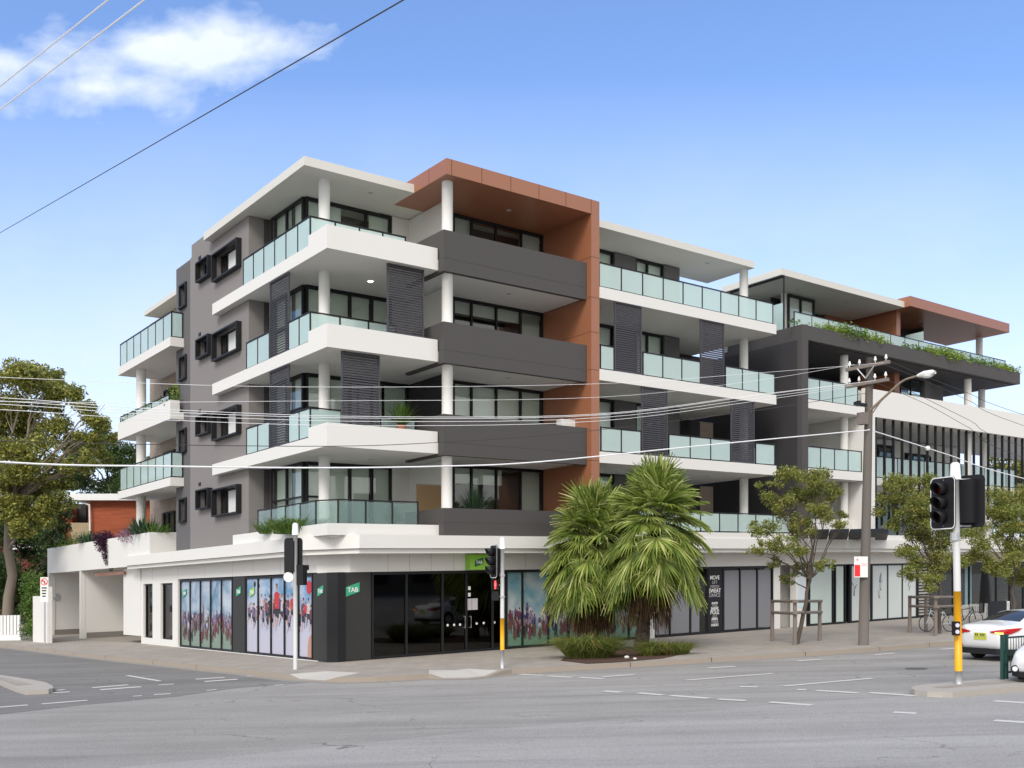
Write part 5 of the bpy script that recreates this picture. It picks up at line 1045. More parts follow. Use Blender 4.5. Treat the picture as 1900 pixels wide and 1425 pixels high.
def guard(label, posts, rails, Y=None):
    P = [at(x, yb) for x, yb, yt in posts]; loc = P[1]; t = thing('tree_guard', label, 'tree guard', loc, 0, 'timber guards around the street trees')
    for (x, yb, yt), p in zip(posts, P):
        h = (yb - yt) * p[1] / F; m = MB(); q = Vector(p) - Vector(loc); m.tube([(q.x, q.y, q.z - .1), (q.x, q.y, q.z + h)], [.075, .065], 10); m.build('post', TIMBER, t)
    for (i, j, f0, f1) in rails:
        a, b = P[i], P[j]; ha = (posts[i][1] - posts[i][2]) * a[1] / F; hb = (posts[j][1] - posts[j][2]) * b[1] / F
        qa = Vector(a) - Vector(loc) + Vector((0, 0, ha * f0)); qb = Vector(b) - Vector(loc) + Vector((0, 0, hb * f1)); d = (qb - qa).normalized() * .12; n_ = Vector((0, -.07, 0))
        m = MB(); m.tube([qa - d + n_, qb + d + n_], .055, 10); m.build('rail', TIMBER, t)
guard('timber post and rail guard around the tree left of the power pole', [(1433, 1190, 1113), (1475, 1197, 1113), (1521, 1189, 1113)], [(0, 1, .97, .97), (1, 2, .97, .97), (0, 1, .7, .7), (1, 2, .72, .7)])
guard('timber post and rail guard around the tree right of the power pole', [(1688, 1174, 1105), (1736, 1180, 1105), (1718, 1172, 1105), (1775, 1173, 1105)], [(0, 1, .96, .96), (1, 3, .96, .96), (0, 1, .72, .72), (1, 3, .72, .72)])

# palms
def fan_leaf(mb, hub, d, nrm, R_, r, n=30, spread=2.3, droop=.5, w=None):
    d = d.normalized(); s = d.cross(nrm).normalized(); nrm = s.cross(d).normalized(); off = r.uniform(-.05, .05)
    for i in range(n):
        a = spread * (2 * (i + .5) / n - 1) + off + r.gauss(0, .015); L = R_ * (.72 + .28 * cos(a)) * r.uniform(.9, 1.05)
        e = d * cos(a) + s * sin(a); pe = (s * cos(a) - d * sin(a)); da = spread / n * 1.02
        sag = droop * r.uniform(.7, 1.4); lift = nrm * (.12 * (1 if i % 2 else -1) * da)
        pts = []
        for t, wf in ((0.03, .03), (.5, .5 * da * 2 * .98), (.78, .3 * da * 1.6), (1.0, .01)):
            c = hub + e * (L * t) + Vector((0, 0, -sag * L * max(0, t - .35) ** 2 * 1.6)) + lift * L * t
            ww = L * (wf if t > .1 else .02) * .5; pts.append((c - pe * ww + nrm * .02 * t * L, c - nrm * .012 * L * (1 if t < .9 else 0), c + pe * ww + nrm * .02 * t * L))
        o = len(mb.v); vs_ = [q for p in pts for q in p]; fs = []
        for k in range(3):
            b_ = 3 * k; fs += [(b_, b_ + 1, b_ + 4, b_ + 3), (b_ + 1, b_ + 2, b_ + 5, b_ + 4)]
        mb.add(vs_, fs, raw=True)
def palm(label, px, py, hub_px, trunk_r, seed, nleaf, Rl, lean_px=0, skirt=10):
    r = random.Random(seed); loc = at(px, py); Y = loc[1]; t = thing('fan_palm', label, 'palm tree', loc, 0, 'fan palms in the garden bed')
    hub = Vector(((hub_px[0] - 950) / F * Y, Y, H + (HY - hub_px[1]) * Y / F)) - Vector(loc)
    m = MB(); P = [Vector((0, 0, -.1)), hub * .25 + Vector((.0, 0, 0)), hub * .5, hub * .8, hub]; m.tube(P, [trunk_r * 1.35, trunk_r * 1.0, trunk_r, trunk_r * 1.1, trunk_r * .7], 14)
    for k in range(110):
        f_ = r.uniform(.02, .95); c = Vector((0, 0, -.1)).lerp(hub, f_); a = r.uniform(0, 2 * pi); e = Vector((cos(a), sin(a), 0)); s = Vector((-sin(a), cos(a), 0)); R0 = trunk_r * .95
        m.add([c + e * R0 - s * .05, c + e * R0 + s * .05, c + e * (R0 + .1) + Vector((0, 0, .14)) + s * .02, c + e * (R0 + .1) + Vector((0, 0, .14)) - s * .02], [(0, 1, 2, 3)], raw=True)
    m.build('trunk', PALMB, t)
    m = MB(); st_ = MB()
    for i in range(nleaf):
        f_ = (i + .5) / nleaf; el = radians(84 - 108 * f_ ** .9 + r.uniform(-7, 7)); az_ = i * 2.399963 + r.uniform(-.2, .2)
        d = Vector((cos(az_) * cos(el), sin(az_) * cos(el), sin(el))); pl = Rl * (.8 + .3 * f_) * r.uniform(.8, 1.15)
        hb_ = Vector((0, 0, 0)).lerp(hub, 1.03 - .42 * f_); e = hb_ + d * pl + Vector((0, 0, -.12 * pl * f_)); dd = (d + Vector((0, 0, -.1 - 1.3 * f_))).normalized()
        st_.tube([hb_ + d * .1, hb_ + d * pl * .6 + Vector((0, 0, -.02)), e], [.022, .016, .012], 5, raw=True)
        up = Vector((0, 0, 1)) + Vector((cos(az_), sin(az_), 0)) * (.5 + f_) + Vector((r.gauss(0, .3), r.gauss(0, .3), 0)); fan_leaf(m, e, dd, up - dd * up.dot(dd), Rl * r.uniform(.78, 1.02), r, 30, 2.2, .06 + .22 * f_ + r.uniform(0, .18))
    m.build('fronds', L_PALM, t); st_.build('leaf_stalks', mat('palm_stalk', (.16, .2, .05), .5), t)
    m = MB()
    for i in range(skirt):
        az_ = i * 2.4 + r.uniform(-.3, .3); el = radians(r.uniform(-80, -52)); d = Vector((cos(az_) * cos(el), sin(az_) * cos(el), sin(el))); e = hub * .62 + d * Rl * r.uniform(.3, .75)
        up = Vector((cos(az_), sin(az_), .4)); fan_leaf(m, e, (d + Vector((0, 0, -.5))).normalized(), up, Rl * r.uniform(.7, .95), r, 24, 1.3, .9)
    m.build('dead_fronds', L_DEAD, t)
palm('broad fan palm on the left of the pair, green crown reaching down to the grass', 1098, 1205, (1102, 985), .2, 3, 125, 1.1, skirt=40)
palm('taller fan palm on the right of the pair, dark trunk showing', 1188, 1208, (1222, 945), .2, 8, 115, 1.1, skirt=16)
# garden bed and grasses
g_ = GM(); P_ = [G0(x, y, 0) for x, y in ((1040, 1226), (1060, 1212), (1120, 1203), (1200, 1200), (1262, 1200), (1275, 1212), (1230, 1222), (1150, 1229), (1090, 1232))]
g_.add([(x, y, .012) for x, y in P_], [tuple(range(len(P_)))[::-1]]); structure('garden_bed', g_, MULCH)
def grass(label, px, py, w_, h_, n, seed, lm=None, name='grass_clump', cat='grass clump', group='grass clumps in the garden bed', loc=None, bl=.012):
    r = random.Random(seed); loc = loc or at(px, py); m = MB()
    for _ in range(n):
        a = r.uniform(0, 2 * pi); q = r.random() ** .5 * w_; b = Vector((q * cos(a), q * sin(a) * .6, 0)); lean_ = Vector((cos(a) * q / w_ + r.gauss(0, .5), sin(a) * q / w_ + r.gauss(0, .5), 0)) * 1.35; L = h_ * r.uniform(.5, 1.1)
        s = Vector((-sin(a), cos(a), 0)).lerp(Vector((1, 0, 0)), .5).normalized() * bl * r.uniform(.6, 1.2); p1 = b + lean_ * L * .25 + Vector((0, 0, L * .6)); p2 = b + lean_ * L * .8 + Vector((0, 0, L * r.uniform(.25, .95)))
        m.add([b - s, b + s, p1 + s * .8, p1 - s * .8, p2], [(0, 1, 2, 3), (3, 2, 4)], raw=True)
    o = m.build(name, lm or L_GRASS); o.location = loc; o['label'] = label; o['category'] = cat
    if group: o['group'] = group
    return o
grass('dense green grass clump under the left palm', 1092, 1220, .7, .95, 2600, 1)
grass('loose yellowish grass clump right of the dark palm trunk', 1238, 1214, .65, .6, 1500, 2)
grass('small grass tuft at the foot of the dark palm trunk', 1206, 1217, .3, .4, 450, 4)
for i, (x, y, s_) in enumerate(((1163, 1222, .07), (1178, 1224, .05))):
    mb = MB(); mb.ball((0, 0, s_ * .6), s_, 8, sz=(1.2, 1, .8)); o = mb.build('rock', WHITE); o.location = at(x, y); o['label'] = 'small white stone in the mulch, ' + ('the larger' if i == 0 else 'the smaller'); o['category'] = 'stone'; o['group'] = 'white stones in the mulch'
def shrub(label, loc, blobs, lm, size, dens, seed, name='shrub', cat='shrub', group=None, asp=.5, droop=0.):
    r = random.Random(seed); m = MB()
    for (x, y, z, rad) in blobs: leaf_cloud(m, (x, y, z), rad, int(dens * 6 * rad * rad / size / size), size, r, asp, droop, (1, 1, 1), .6)
    o = m.build(name, lm); o.location = loc; o['label'] = label; o['category'] = cat
    if group: o['group'] = group
    return o
def pxloc_v(x, y, v): u_, z_ = VU(x, v, y); return W(u_, v, z_)
def pxloc_u(x, y, u): v_, z_ = UV(x, u, y); return W(u, v_, z_)
# terrace planting on building 2
r = random.Random(4)
tp = 'plants along the charcoal parapet'
for i, (x0, x1, y0, y1, hh) in enumerate(((1466, 1476, 594, 596, .25), (1497, 1508, 600, 602, .2), (1524, 1560, 604, 611, .45), (1560, 1596, 610, 621, .55), (1596, 1634, 620, 632, .4), (1632, 1650, 631, 636, .2), (1676, 1712, 637, 646, .3), (1712, 1748, 643, 654, .5), (1748, 1785, 652, 662, .45), (1785, 1830, 660, 672, .4), (1830, 1880, 670, 684, .35), (1856, 1874, 682, 686, .3))):
    a = VU(x0, -1.6, y0); b = VU(x1, -1.6, y1); lc = W(a[0], -1.6, a[1]); bl = []; n = max(2, int((b[0] - a[0]) / .25))
    for j in range(n): q = Vector(W(a[0] + (b[0] - a[0]) * j / max(1, n - 1), -1.6 - .25 * r.random(), 13.62 + .1)) - Vector(lc); bl.append((q.x, q.y, q.z + .02, hh * r.uniform(.6, 1.05)))
    shrub('green fleshy plant on the charcoal parapet, ' + ['first from the left', 'second from the left, very small', 'third from the left', 'fourth from the left, tallest', 'fifth from the left', 'sixth, a low trailing bit', 'seventh, just right of the copper wall', 'eighth from the left', 'ninth from the left', 'tenth from the left', 'eleventh, near the right end', 'last one at the right end'][i], lc, bl, L_LIME if i % 3 else L_SHRUB, .14, 3.4, 30 + i, 'parapet_plant', 'plant', tp, asp=.35)
# left side planting
lg = 'plants over the car park wall'
lc = W(-.75, UV(192, -.85), 5.1); shrub('dark purple plant trailing down the white car park wall', lc, [(0, 0, 0, .42), (-.1, -.1, -.35, .42), (.1, .1, -.1, .4), (.15, -.1, -.6, .4), (.2, -.15, -.95, .34), (.25, -.15, -1.25, .24), (-.35, .2, -.1, .35), (-.55, .3, .0, .3), (.3, -.1, -1.5, .14)], L_PURP, .1, 5, 50, 'trailing_plant', 'plant', lg)
def spiky(label, loc, n, L, seed, lm, spread=.3, name='spiky_plant', group=None, cat='plant'):
    r = random.Random(seed); m = MB()
    for i in range(n):
        a = r.uniform(0, 2 * pi); el = radians(r.uniform(15, 85)); d = Vector((cos(a) * cos(el), sin(a) * cos(el), sin(el))); s = Vector((-sin(a), cos(a), 0)) * L * .045; b = Vector((cos(a), sin(a), 0)) * r.random() * spread; l_ = L * r.uniform(.7, 1.1)
        p1 = b + d * l_ * .5; p2 = b + d * l_ + Vector((0, 0, -.25 * l_ * cos(el))); m.add([b - s, b + s, p1 + s, p1 - s, p2], [(0, 1, 2, 3), (3, 2, 4)], raw=True)
    o = m.build(name, lm); o.location = loc; o['label'] = label; o['category'] = cat
    if group: o['group'] = group
    return o
spiky('green spiky plant left of the purple trailing plant', W(-.4, UV(165, -.4), 5.0), 150, .75, 3, L_AGAVE, .5, group=lg)
spiky('large grey green spiky plant in the tall white planter', W(-.4, UV(268, -.4), 5.0), 190, .95, 5, L_AGAVE, .55, group=lg)
spiky('smaller spiky plant at the right end of the tall white planter', W(-.3, UV(292, -.3), 5.0), 90, .6, 6, L_SHRUB, .5, group=lg)
lc = W(-.75, UV(240, -.75), 5.0); shrub('mauve flowering plant spilling over the white planter', lc, [(0, 0, .1, .4), (-.35, .25, .0, .35), (.3, -.2, .0, .35), (.45, -.3, -.25, .25), (-.7, .5, .05, .25)], L_PINK, .09, 2.2, 51, 'flowering_plant', 'plant', lg)
lc = W(-.2, UV(128, -.3), 5.2); shrub('lime green bush behind the car park wall', lc, [(0, 0, .1, .6), (-.7, .6, -.1, .5), (.6, -.5, .1, .5), (1.2, -.9, .1, .4)], L_LIME, .12, 1.6, 52, 'bush', 'bush', lg)
# balcony plants of the rear wing
m_ = random.Random(8); lc = W(-.5, 16.5, 10.5); bl = []
for k in range(14): q = Vector(W(-.5, 13.2 + .5 * k, 10.5 + m_.uniform(0, .25))) - Vector(lc); bl.append((q.x, q.y, q.z, m_.uniform(.18, .34)))
shrub('row of leafy plants in the rear wing balcony planter', lc, bl, L_SHRUB, .12, 1.6, 53, 'balcony_plant', 'plant')
lc = W(-.2, 13.5, 10.7); shrub('yellow green bush against the grey wall on the rear balcony', lc, [(0, 0, .2, .4), (-.2, .2, .5, .3)], L_LIME, .14, 1.6, 54, 'balcony_bush', 'plant')
grass('long green grass spilling over the first floor ledge', 0, 0, .8, .75, 900, 21, L_SHRUB, 'ledge_grass', 'plant', None, loc=W(-.55, 1.2, 4.2))
grass('arching green grass at the left end of the ledge', 0, 0, .45, .6, 350, 22, L_SHRUB, 'ledge_grass', 'plant', None, loc=W(-.6, 3.1, 4.3))
# balcony things
def pot(label, loc, leaf, seed, h=.5, r_=.18, kind='grass'):
    t = thing('potted_plant', label, 'potted plant', loc); mb = MB(); mb.tube([(0, 0, 0), (0, 0, h * .7)], [r_ * .7, r_], 12); mb.build('pot', TERRA, t)
    r = random.Random(seed); m = MB()
    for _ in range(260):
        a = r.uniform(0, 2 * pi); el = radians(r.uniform(25, 88)); d = Vector((cos(a) * cos(el), sin(a) * cos(el), sin(el))); s = Vector((-sin(a), cos(a), 0)) * .012; b = Vector((0, 0, h * .65)); l_ = h * r.uniform(.8, 1.5); p1 = b + d * l_ * .6
        m.add([b - s, b + s, p1 + s, p1 - s, b + d * l_ + Vector((0, 0, -.1))], [(0, 1, 2, 3), (3, 2, 4)], raw=True)
    m.build('leaves', leaf, t)
pot('bushy potted plant on the corner balcony above the wires', W(VU(745, -.3), -.3, 7.3), L_SHRUB, 31, .75)
pot('palm leaved potted plant behind the lowest charcoal parapet', W(5.6, -.2, 4.15), L_AGAVE, 32, 1.0)
pot('potted plant beside the bamboo screen', W(3.0, 1.0, 4.15), L_SHRUB, 33, .6)
mb = BM(); a, b = VU(773, .5), VU(826, .5)
n = 46
for i in range(n): u_ = a + (b - a) * i / n; mb.tube([(u_, .5 + .004 * (i % 2), 4.2), (u_, .5, 5.95 + .03 * sin(i * 2.3))], .016, 5)
tagged('bamboo_screen', mb, BAMB, 'bamboo reed screen beside the white column on the first floor', 'screen', loc=W(a, .5, 4.2))
for k, (x, v_, z_, lb) in enumerate(((1052, -.6, 7.3, 'white air conditioner behind the second charcoal parapet'), (1047, -.6, 10.4, 'white air conditioner behind the third charcoal parapet'))):
    u_ = VU(x, v_); t = thing('air_conditioner', lb, 'air conditioner', W(u_, v_, z_), baked=True, group='air conditioners on the bay balconies')
    mb = BM(); mb.box(u_ - .4, u_ + .4, v_ - .15, v_ + .15, z_, z_ + (1.22 if k == 0 else .98)); mb.build('casing', WPL, t)
    mb = BM(); mb.tube([(u_ - .1, v_ - .152, z_ + .6), (u_ - .1, v_ - .165, z_ + .6)], .22, 14); mb.build('fan_grille', STEEL, t)

# ---------------------------------------------------------------- left background
def far(x, y, Y): return AT(x, y, Y)
# gum tree
gl = (( 15 - 950) / F * 56, 56, K * (15 - 950) / F * 56 - .3)
tree('gum_tree', 'tall spreading gum tree with a pale trunk at the left edge', 'tree', 0, 0,
     [(30, 700, 42), (80, 720, 45), (-20, 730, 50), (130, 745, 38), (170, 770, 30), (60, 770, 48), (10, 800, 50), (110, 810, 42), (195, 790, 20), (160, 820, 28), (50, 850, 48), (0, 880, 46), (100, 880, 40), (150, 860, 28), (70, 925, 42), (20, 950, 40), (110, 930, 30), (40, 985, 24), (215, 815, 16), (180, 850, 24), (100, 700, 24), (-60, 800, 60), (-60, 900, 60), (75, 960, 30)],
     .32, L_GUM, GUMB, .19, 1.25, 21, dspread=3.0, loc=gl, fork=.6, asp=.5, sub=9, cl=1.15)
for i, (cl_, Y, lb, sd_, tp_) in enumerate(((((150, 830, 40), (190, 840, 36), (225, 850, 34), (170, 890, 45), (220, 900, 40), (130, 880, 40), (250, 880, 34), (200, 815, 20)), 84, 'dark green tree behind the red brick house', 22, (200, 1100)),
     (((260, 880, 28), (275, 920, 24), (290, 850, 16), (262, 850, 14)), 92, 'dark tree showing between the rear balconies', 23, (270, 1100)),
     (((-10, 960, 60), (40, 1010, 50), (-20, 1060, 60), (60, 1075, 46), (20, 1120, 50), (75, 1125, 34), (90, 1030, 26)), 66, 'dark dense bush behind the white front fence', 24, (30, 1150)),
     (((104, 960, 26), (112, 990, 24), (96, 1000, 22), (120, 1010, 18)), 62, 'small dark tree between the two brick houses', 25, (108, 1120)))):
    X_ = (tp_[0] - 950) / F * Y; tree('background_tree', lb, 'tree', 0, 0, cl_, .25, L_DARK, BARK, .26, 1.2, sd_, 'trees behind the houses', loc=(X_, Y, K * X_ - .3), dspread=2, sub=8, cl=1.2)
tree('background_tree', 'green tree seen through the black fins at the right end', 'tree', 0, 0, [(1845, 850, 40), (1880, 840, 44), (1915, 850, 50), (1870, 890, 40), (1900, 900, 50)], .25, L_GUM, BARK, .3, 1.2, 27, 'trees behind the houses', loc=((1880 - 950) / F * 75, 75, K * (1880 - 950) / F * 75 - .3), dspread=1.5, sub=6, cl=1.15)
# houses
def hb(mb, x0, x1, y0, y1, Y, d, mi=None):   # wall facing the street at depth Y, spanning pixels
    a = AT(x0, y1, Y); b = AT(x1, y0, Y); mb.box(a[0], b[0], Y, Y + d, a[2], b[2], mi=mi)
Y = 68.
hs = thing('brick_house', 'orange red brick house with white roof edge and yellow brick balcony', 'house', AT(200, 1120, Y)); hs['o'] = tuple(hs.location)
m = MB(); hb(m, 168, 320, 925, 1100, Y, 8); m.build('red_brick_wall', BRED, hs)
m = MB(); hb(m, 100, 134, 935, 1100, Y + 2, 6); hb(m, 134, 168, 935, 1100, Y + 3, 5); m.build('rear_brick_wall', BRED, hs)
m = MB(); a = AT(126, 928, Y - .6); b = AT(330, 916, Y - .6); m.box(a[0], b[0], Y - .6, Y + 9, a[2], b[2]); m.build('roof', WMET, hs)
m = MB(); hb(m, 131, 167.5, 970, 1100, Y - .1, .3); m.build('balcony_wall', BYEL, hs)
m = MB(); m.tube([AT(129, 924, Y - .3), AT(166, 937, Y - .3), AT(167, 985, Y - .3)], .07, 8, raw=True); m.build('downpipe', WMET, hs)
m = MB(); hb(m, 136, 160, 935, 971, Y + 2.8, .1); m.build('window', ROOM, hs)
m = MB(); hb(m, 100, 131, 936, 941, Y + .5, 1.6); m.build('awning', CREAM, hs)
Y = 80.
hs = thing('brick_house', 'dark red brick house behind the gum tree, mostly hidden', 'house', AT(40, 1130, Y)); hs['o'] = tuple(hs.location)
m = MB(); hb(m, -300, 84, 950, 1150, Y, 8); m.build('red_brick_wall', mat('maroon_brick', (.16, .035, .03), .9, var=.2), hs)
m = MB(); hb(m, -310, 92, 940, 950, Y - .8, 9.5); m.build('roof', CREAM, hs)
m = MB(); hb(m, 19, 34, 993, 1020, Y - .1, .1); hb(m, 30, 86, 1012, 1018, Y - 1.2, 1.2); m.build('balcony_panel', WMET, hs)
m = MB(); hb(m, 40, 80, 955, 1012, Y - .05, .06); m.build('window', ROOM, hs)
# fence, hedge and wall beyond the car park
fl = [GU(x, y) for x, y in ((-260, 1190), (0, 1186), (38, 1188))]
t = thing('front_fence', 'low white picket style fence at the far left of the side street', 'fence', W(*fl[1]), baked=True)
def strip(mb, p, q, th, z0, z1, mi=None): 
    d = Vector((q[0] - p[0], q[1] - p[1])).normalized(); n_ = Vector((-d.y, d.x)) * th; mb.prism([tuple(p), tuple(q), (q[0] + n_.x, q[1] + n_.y), (p[0] + n_.x, p[1] + n_.y)], z0, z1, mi=mi)
m = BM(); strip(m, fl[0], fl[2], .25, -.3, .3); m.build('base_wall', WMET, t)
m = BM(); L = hypot(fl[2][0] - fl[0][0], fl[2][1] - fl[0][1]); n = int(L / .22)
for i in range(n):
    p = [fl[0][k] + (fl[2][k] - fl[0][k]) * i / n for k in (0, 1)]; q = [fl[0][k] + (fl[2][k] - fl[0][k]) * (i + .72) / n for k in (0, 1)]; strip(m, p, q, .1, .31, 1.32)
m.build('pickets', WMET, t)
h0, h1 = GU(42, 1189), GU(74, 1190); lc = W((h0[0] + h1[0]) / 2, (h0[1] + h1[1]) / 2, 0); bl = []; r = random.Random(77)
for k in range(60):
    f_ = r.random(); z_ = r.uniform(.3, 3.3); q = Vector(W(h0[0] + (h1[0] - h0[0]) * f_, h0[1] + (h1[1] - h0[1]) * f_, z_)) - Vector(lc); bl.append((q.x, q.y + .3, q.z, .42))
shrub('clipped bright green hedge beside the car park entrance', lc, bl, L_SHRUB, .13, 1.3, 78, 'hedge', 'hedge')
m = BM(); a, b = GU(61, 1191), GU(88, 1193); strip(m, a, b, .2, -.2, 2.3); strip(m, GU(76, 1192), GU(88, 1193.5), .22, -.2, 2.75); tagged('garden_wall', m, WHITE, 'plain white garden wall between the hedge and the car park entrance', 'wall', loc=W(*a))

# ---------------------------------------------------------------- cars
def car(label, loc, yaw, front=False):
    """sedan, local +x forward, rear bumper at x = 0, driver side +y"""
    t = thing('parked_car' if False else 'car', label, 'car', loc, yaw, 'cars on the main road')
    # x, zbot, zbelt, half width low, half width belt, roof z, half width roof
    S = [(-.02, .52, .86, .52, .50, .88, .46), (.03, .4, .93, .66, .64, .99, .56), (.12, .3, .96, .77, .74, 1.03, .62), (.28, .24, .97, .84, .81, 1.05, .66), (.6, .22, .97, .88, .83, 1.08, .68), (.85, .22, .97, .89, .84, 1.13, .66), (1.25, .22, .97, .89, .84, 1.3, .6), (1.6, .21, .96, .89, .84, 1.4, .57), (2.1, .2, .95, .89, .84, 1.44, .57),
         (2.6, .2, .94, .89, .84, 1.42, .57), (3.0, .2, .93, .89, .83, 1.33, .6), (3.4, .21, .92, .89, .82, 1.12, .66), (3.65, .22, .91, .88, .81, .98, .68), (4.0, .23, .84, .86, .79, .89, .66), (4.3, .25, .76, .82, .74, .8, .6), (4.5, .3, .68, .72, .66, .72, .5), (4.58, .4, .6, .55, .5, .62, .4)]
    rings = []
    for x, zb, zl, wl_, wb, zr2, wr in S:
        cab = zr2 > zl + .12
        rings.append([(x, 0, zb), (x, wl_ * .8, zb), (x, wl_ * .97, zb + .07), (x, wl_, (zb + zl) / 2), (x, wb * 1.01, zl - .05), (x, wb * .97, zl), (x, wb * .93 if not cab else wb * .9, zl + .03 if cab else zl + (zr2 - zl) * .4), (x, wr + .03, zr2 - .07 if cab else zl + (zr2 - zl) * .7), (x, wr - .05, zr2 - .02), (x, wr * .5, zr2), (x, 0, zr2 + .008)])
    bod = MB(); gl = MB(); vs_ = []; n = 11
    allr = [rg + [(p[0], -p[1], p[2]) for p in rg[-2:0:-1]] for rg in rings]; N_ = len(allr[0]); flat = [p for rg in allr for p in rg]
    fb, fg = [], []
    for i in range(len(S) - 1):
        for j in range(N_):
            k = (j + 1) % N_; f_ = (i * N_ + j, (i + 1) * N_ + j, (i + 1) * N_ + k, i * N_ + k); jj = j if j < n - 1 else N_ - 1 - j
            rear = 5 <= i <= 6 and jj >= 8; ws_ = 9 <= i <= 11 and jj >= 8; side = 6 <= i <= 10 and jj == 6
            (fg if rear or ws_ or side else fb).append(f_)
    bod.add(flat, fb + [tuple(range(N_)), tuple(range((len(S) - 1) * N_, len(S) * N_))[::-1]]); gl.add(flat, fg)
    bo = bod.build('body', CARW, t, smooth=True); gl.build('window_glass', CARDG, t, smooth=True)
    for x in (.95, 3.6):
        for s_ in (1, -1):
            m = MB(); m.tube([(x, s_ * .69, .32), (x, s_ * .72, .32), (x, s_ * .88, .32), (x, s_ * .905, .32)], [.29, .32, .32, .29], 24); wh = m.build('wheel', TYRE, t, smooth=False)
            m = MB(); m.tube([(x, s_ * .9, .32), (x, s_ * .912, .32)], .21, 20, mi=0)
            m.build('rim', RIM, wh)
            m = MB(); a_ = [(x + .39 * cos(q * pi / 12), .33 + .39 * sin(q * pi / 12)) for q in range(-1, 14)]
            m.add([(p[0], s_ * .896, p[1]) for p in a_], [tuple(range(len(a_)))]); m.build('wheel_arch', BLK, t)
    m = MB(); m.add([(-.035 - .0 * abs(y), y, z) for y, z in ((-.2, .6), (.2, .6), (.2, .72), (-.2, .72))], [(0, 1, 2, 3)])
    m.box(-.05, -.03, -.19, .19, .69, .80); npz = m.build('number_plate', PLATE, t)
    m = MB()
    for k_ in range(6):
        if k_ != 3: m.box(-.053, -.05, -.15 + k_ * .053, -.115 + k_ * .053, .715, .775)
    m.build('plate_characters', mat('plate_ink', (.03, .05, .02), .6), npz)
    m = MB(); m.prism([(-.03, -.5), (-.03, .5), (.1, .78), (.45, .885), (.45, -.885), (.1, -.78)], .2, .36); m.build('rear_bumper_lower', BLK, t)
    for s_ in (1, -1):
        P0 = [(-.03, .3), (-.022, .45), (.0, .58), (.035, .68), (.1, .775), (.22, .835), (.42, .868), (.6, .88)]
        zt_ = [.845, .875, .9, .92, .935, .945, .955, .955]; zb_ = [.82, .79, .77, .76, .77, .81, .87, .95]
        m = MB(); n2 = len(P0)
        for a2, b2_, zt2, zb2, mi in ((0, n2, zt_, zb_, 0),):
            vv = []
            for i, (x, y) in enumerate(P0): vv += [(x - .012, s_ * (y + .014), zb_[i]), (x - .02, s_ * (y + .022), (zb_[i] + zt_[i]) / 2), (x - .012, s_ * (y + .014), zt_[i])]
            m.add(vv, [(3 * i + q, 3 * i + 3 + q, 3 * i + 4 + q, 3 * i + 1 + q) for i in range(n2 - 1) for q in (0, 1)])
        li = m.build('tail_light', REDL, t, smooth=True)
        if s_ < 0: 
            m = MB(); vv = []
            for i in range(1, 4): x, y = P0[i]; vv += [(x - .026, s_ * (y + .026), zb_[i] + .005), (x - .03, s_ * (y + .03), (zb_[i] * .6 + zt_[i] * .4))]
            m.add(vv, [(2 * i, 2 * i + 2, 2 * i + 3, 2 * i + 1) for i in range(2)]); m.build('lit_indicator', AMB, li)
        m = MB(); m.box(.0, .03, s_ * .62, s_ * .76, .42, .45); m.build('reflector', REDP, t)
        m = MB(); x0 = 4.2; m.add([(4.56, s_ * .42, .56), (4.46, s_ * .68, .6), (4.2, s_ * .8, .66), (4.15, s_ * .78, .76), (4.4, s_ * .64, .74), (4.53, s_ * .42, .66)], [(0, 1, 4, 5), (1, 2, 3, 4)]); m.build('headlight', HEADL, t)
        m = MB(); m.tube([(4.38, s_ * .66, .4), (4.58, s_ * .6, .4)], .08, 14, mi=0); fo = m.build('fog_lamp', BLK, t); m = MB(); m.tube([(4.57, s_ * .6, .4), (4.585, s_ * .597, .4)], .055, 12); m.build('fog_lens', HEADL, fo)
        m = MB(); m.ball((2.95, s_ * .98, 1.0), .1, 10, sz=(.7, 1.1, .8)); m.build('wing_mirror', CARW, t, smooth=True)
        m = MB(); m.box(1.9, 2.05, s_ * .885, s_ * .9, .78, .81); m.build('door_handle', STEEL, t)
    m = MB(); m.prism([(4.3, -.8), (4.3, .8), (4.56, .55), (4.6, 0), (4.56, -.55)], .22, .34); m.box(4.52, 4.585, -.4, .4, .42, .58); m.build('front_grille', BLK, t)
    return t
CARDG = mat('tinted_car_glass', (.03, .035, .035), .06, spec=.9, var=.02); PLATE = mat('yellow_green_plate', (.5, .52, .08), .5); AMB = emis('lit_amber', (1, .55, .1), 2.5); HEADL = mat('clear_lamp_lens', (.75, .77, .8), .08, spec=.9)
hd = radians(90 - 62)
p_ = at(1820, 1226, ZR); car('white sedan seen from behind with red tail lights, beyond the median', (p_[0], p_[1], p_[2]), hd)
p2 = at(1878, 1286, ZR); t2 = car('white car nosing in at the right edge beside the median fence', (p2[0], p2[1], p2[2]), ANG + pi)
# front bumper corner near pixel 1874: shift so the nose sits there
d_ = Vector((cos(ANG + pi), sin(ANG + pi), 0)); s_ = Vector((-sin(ANG + pi), cos(ANG + pi), 0)); t2.location = Vector(p2) - d_ * 4.45 - s_ * .62 + Vector((1.35, 0, .03))
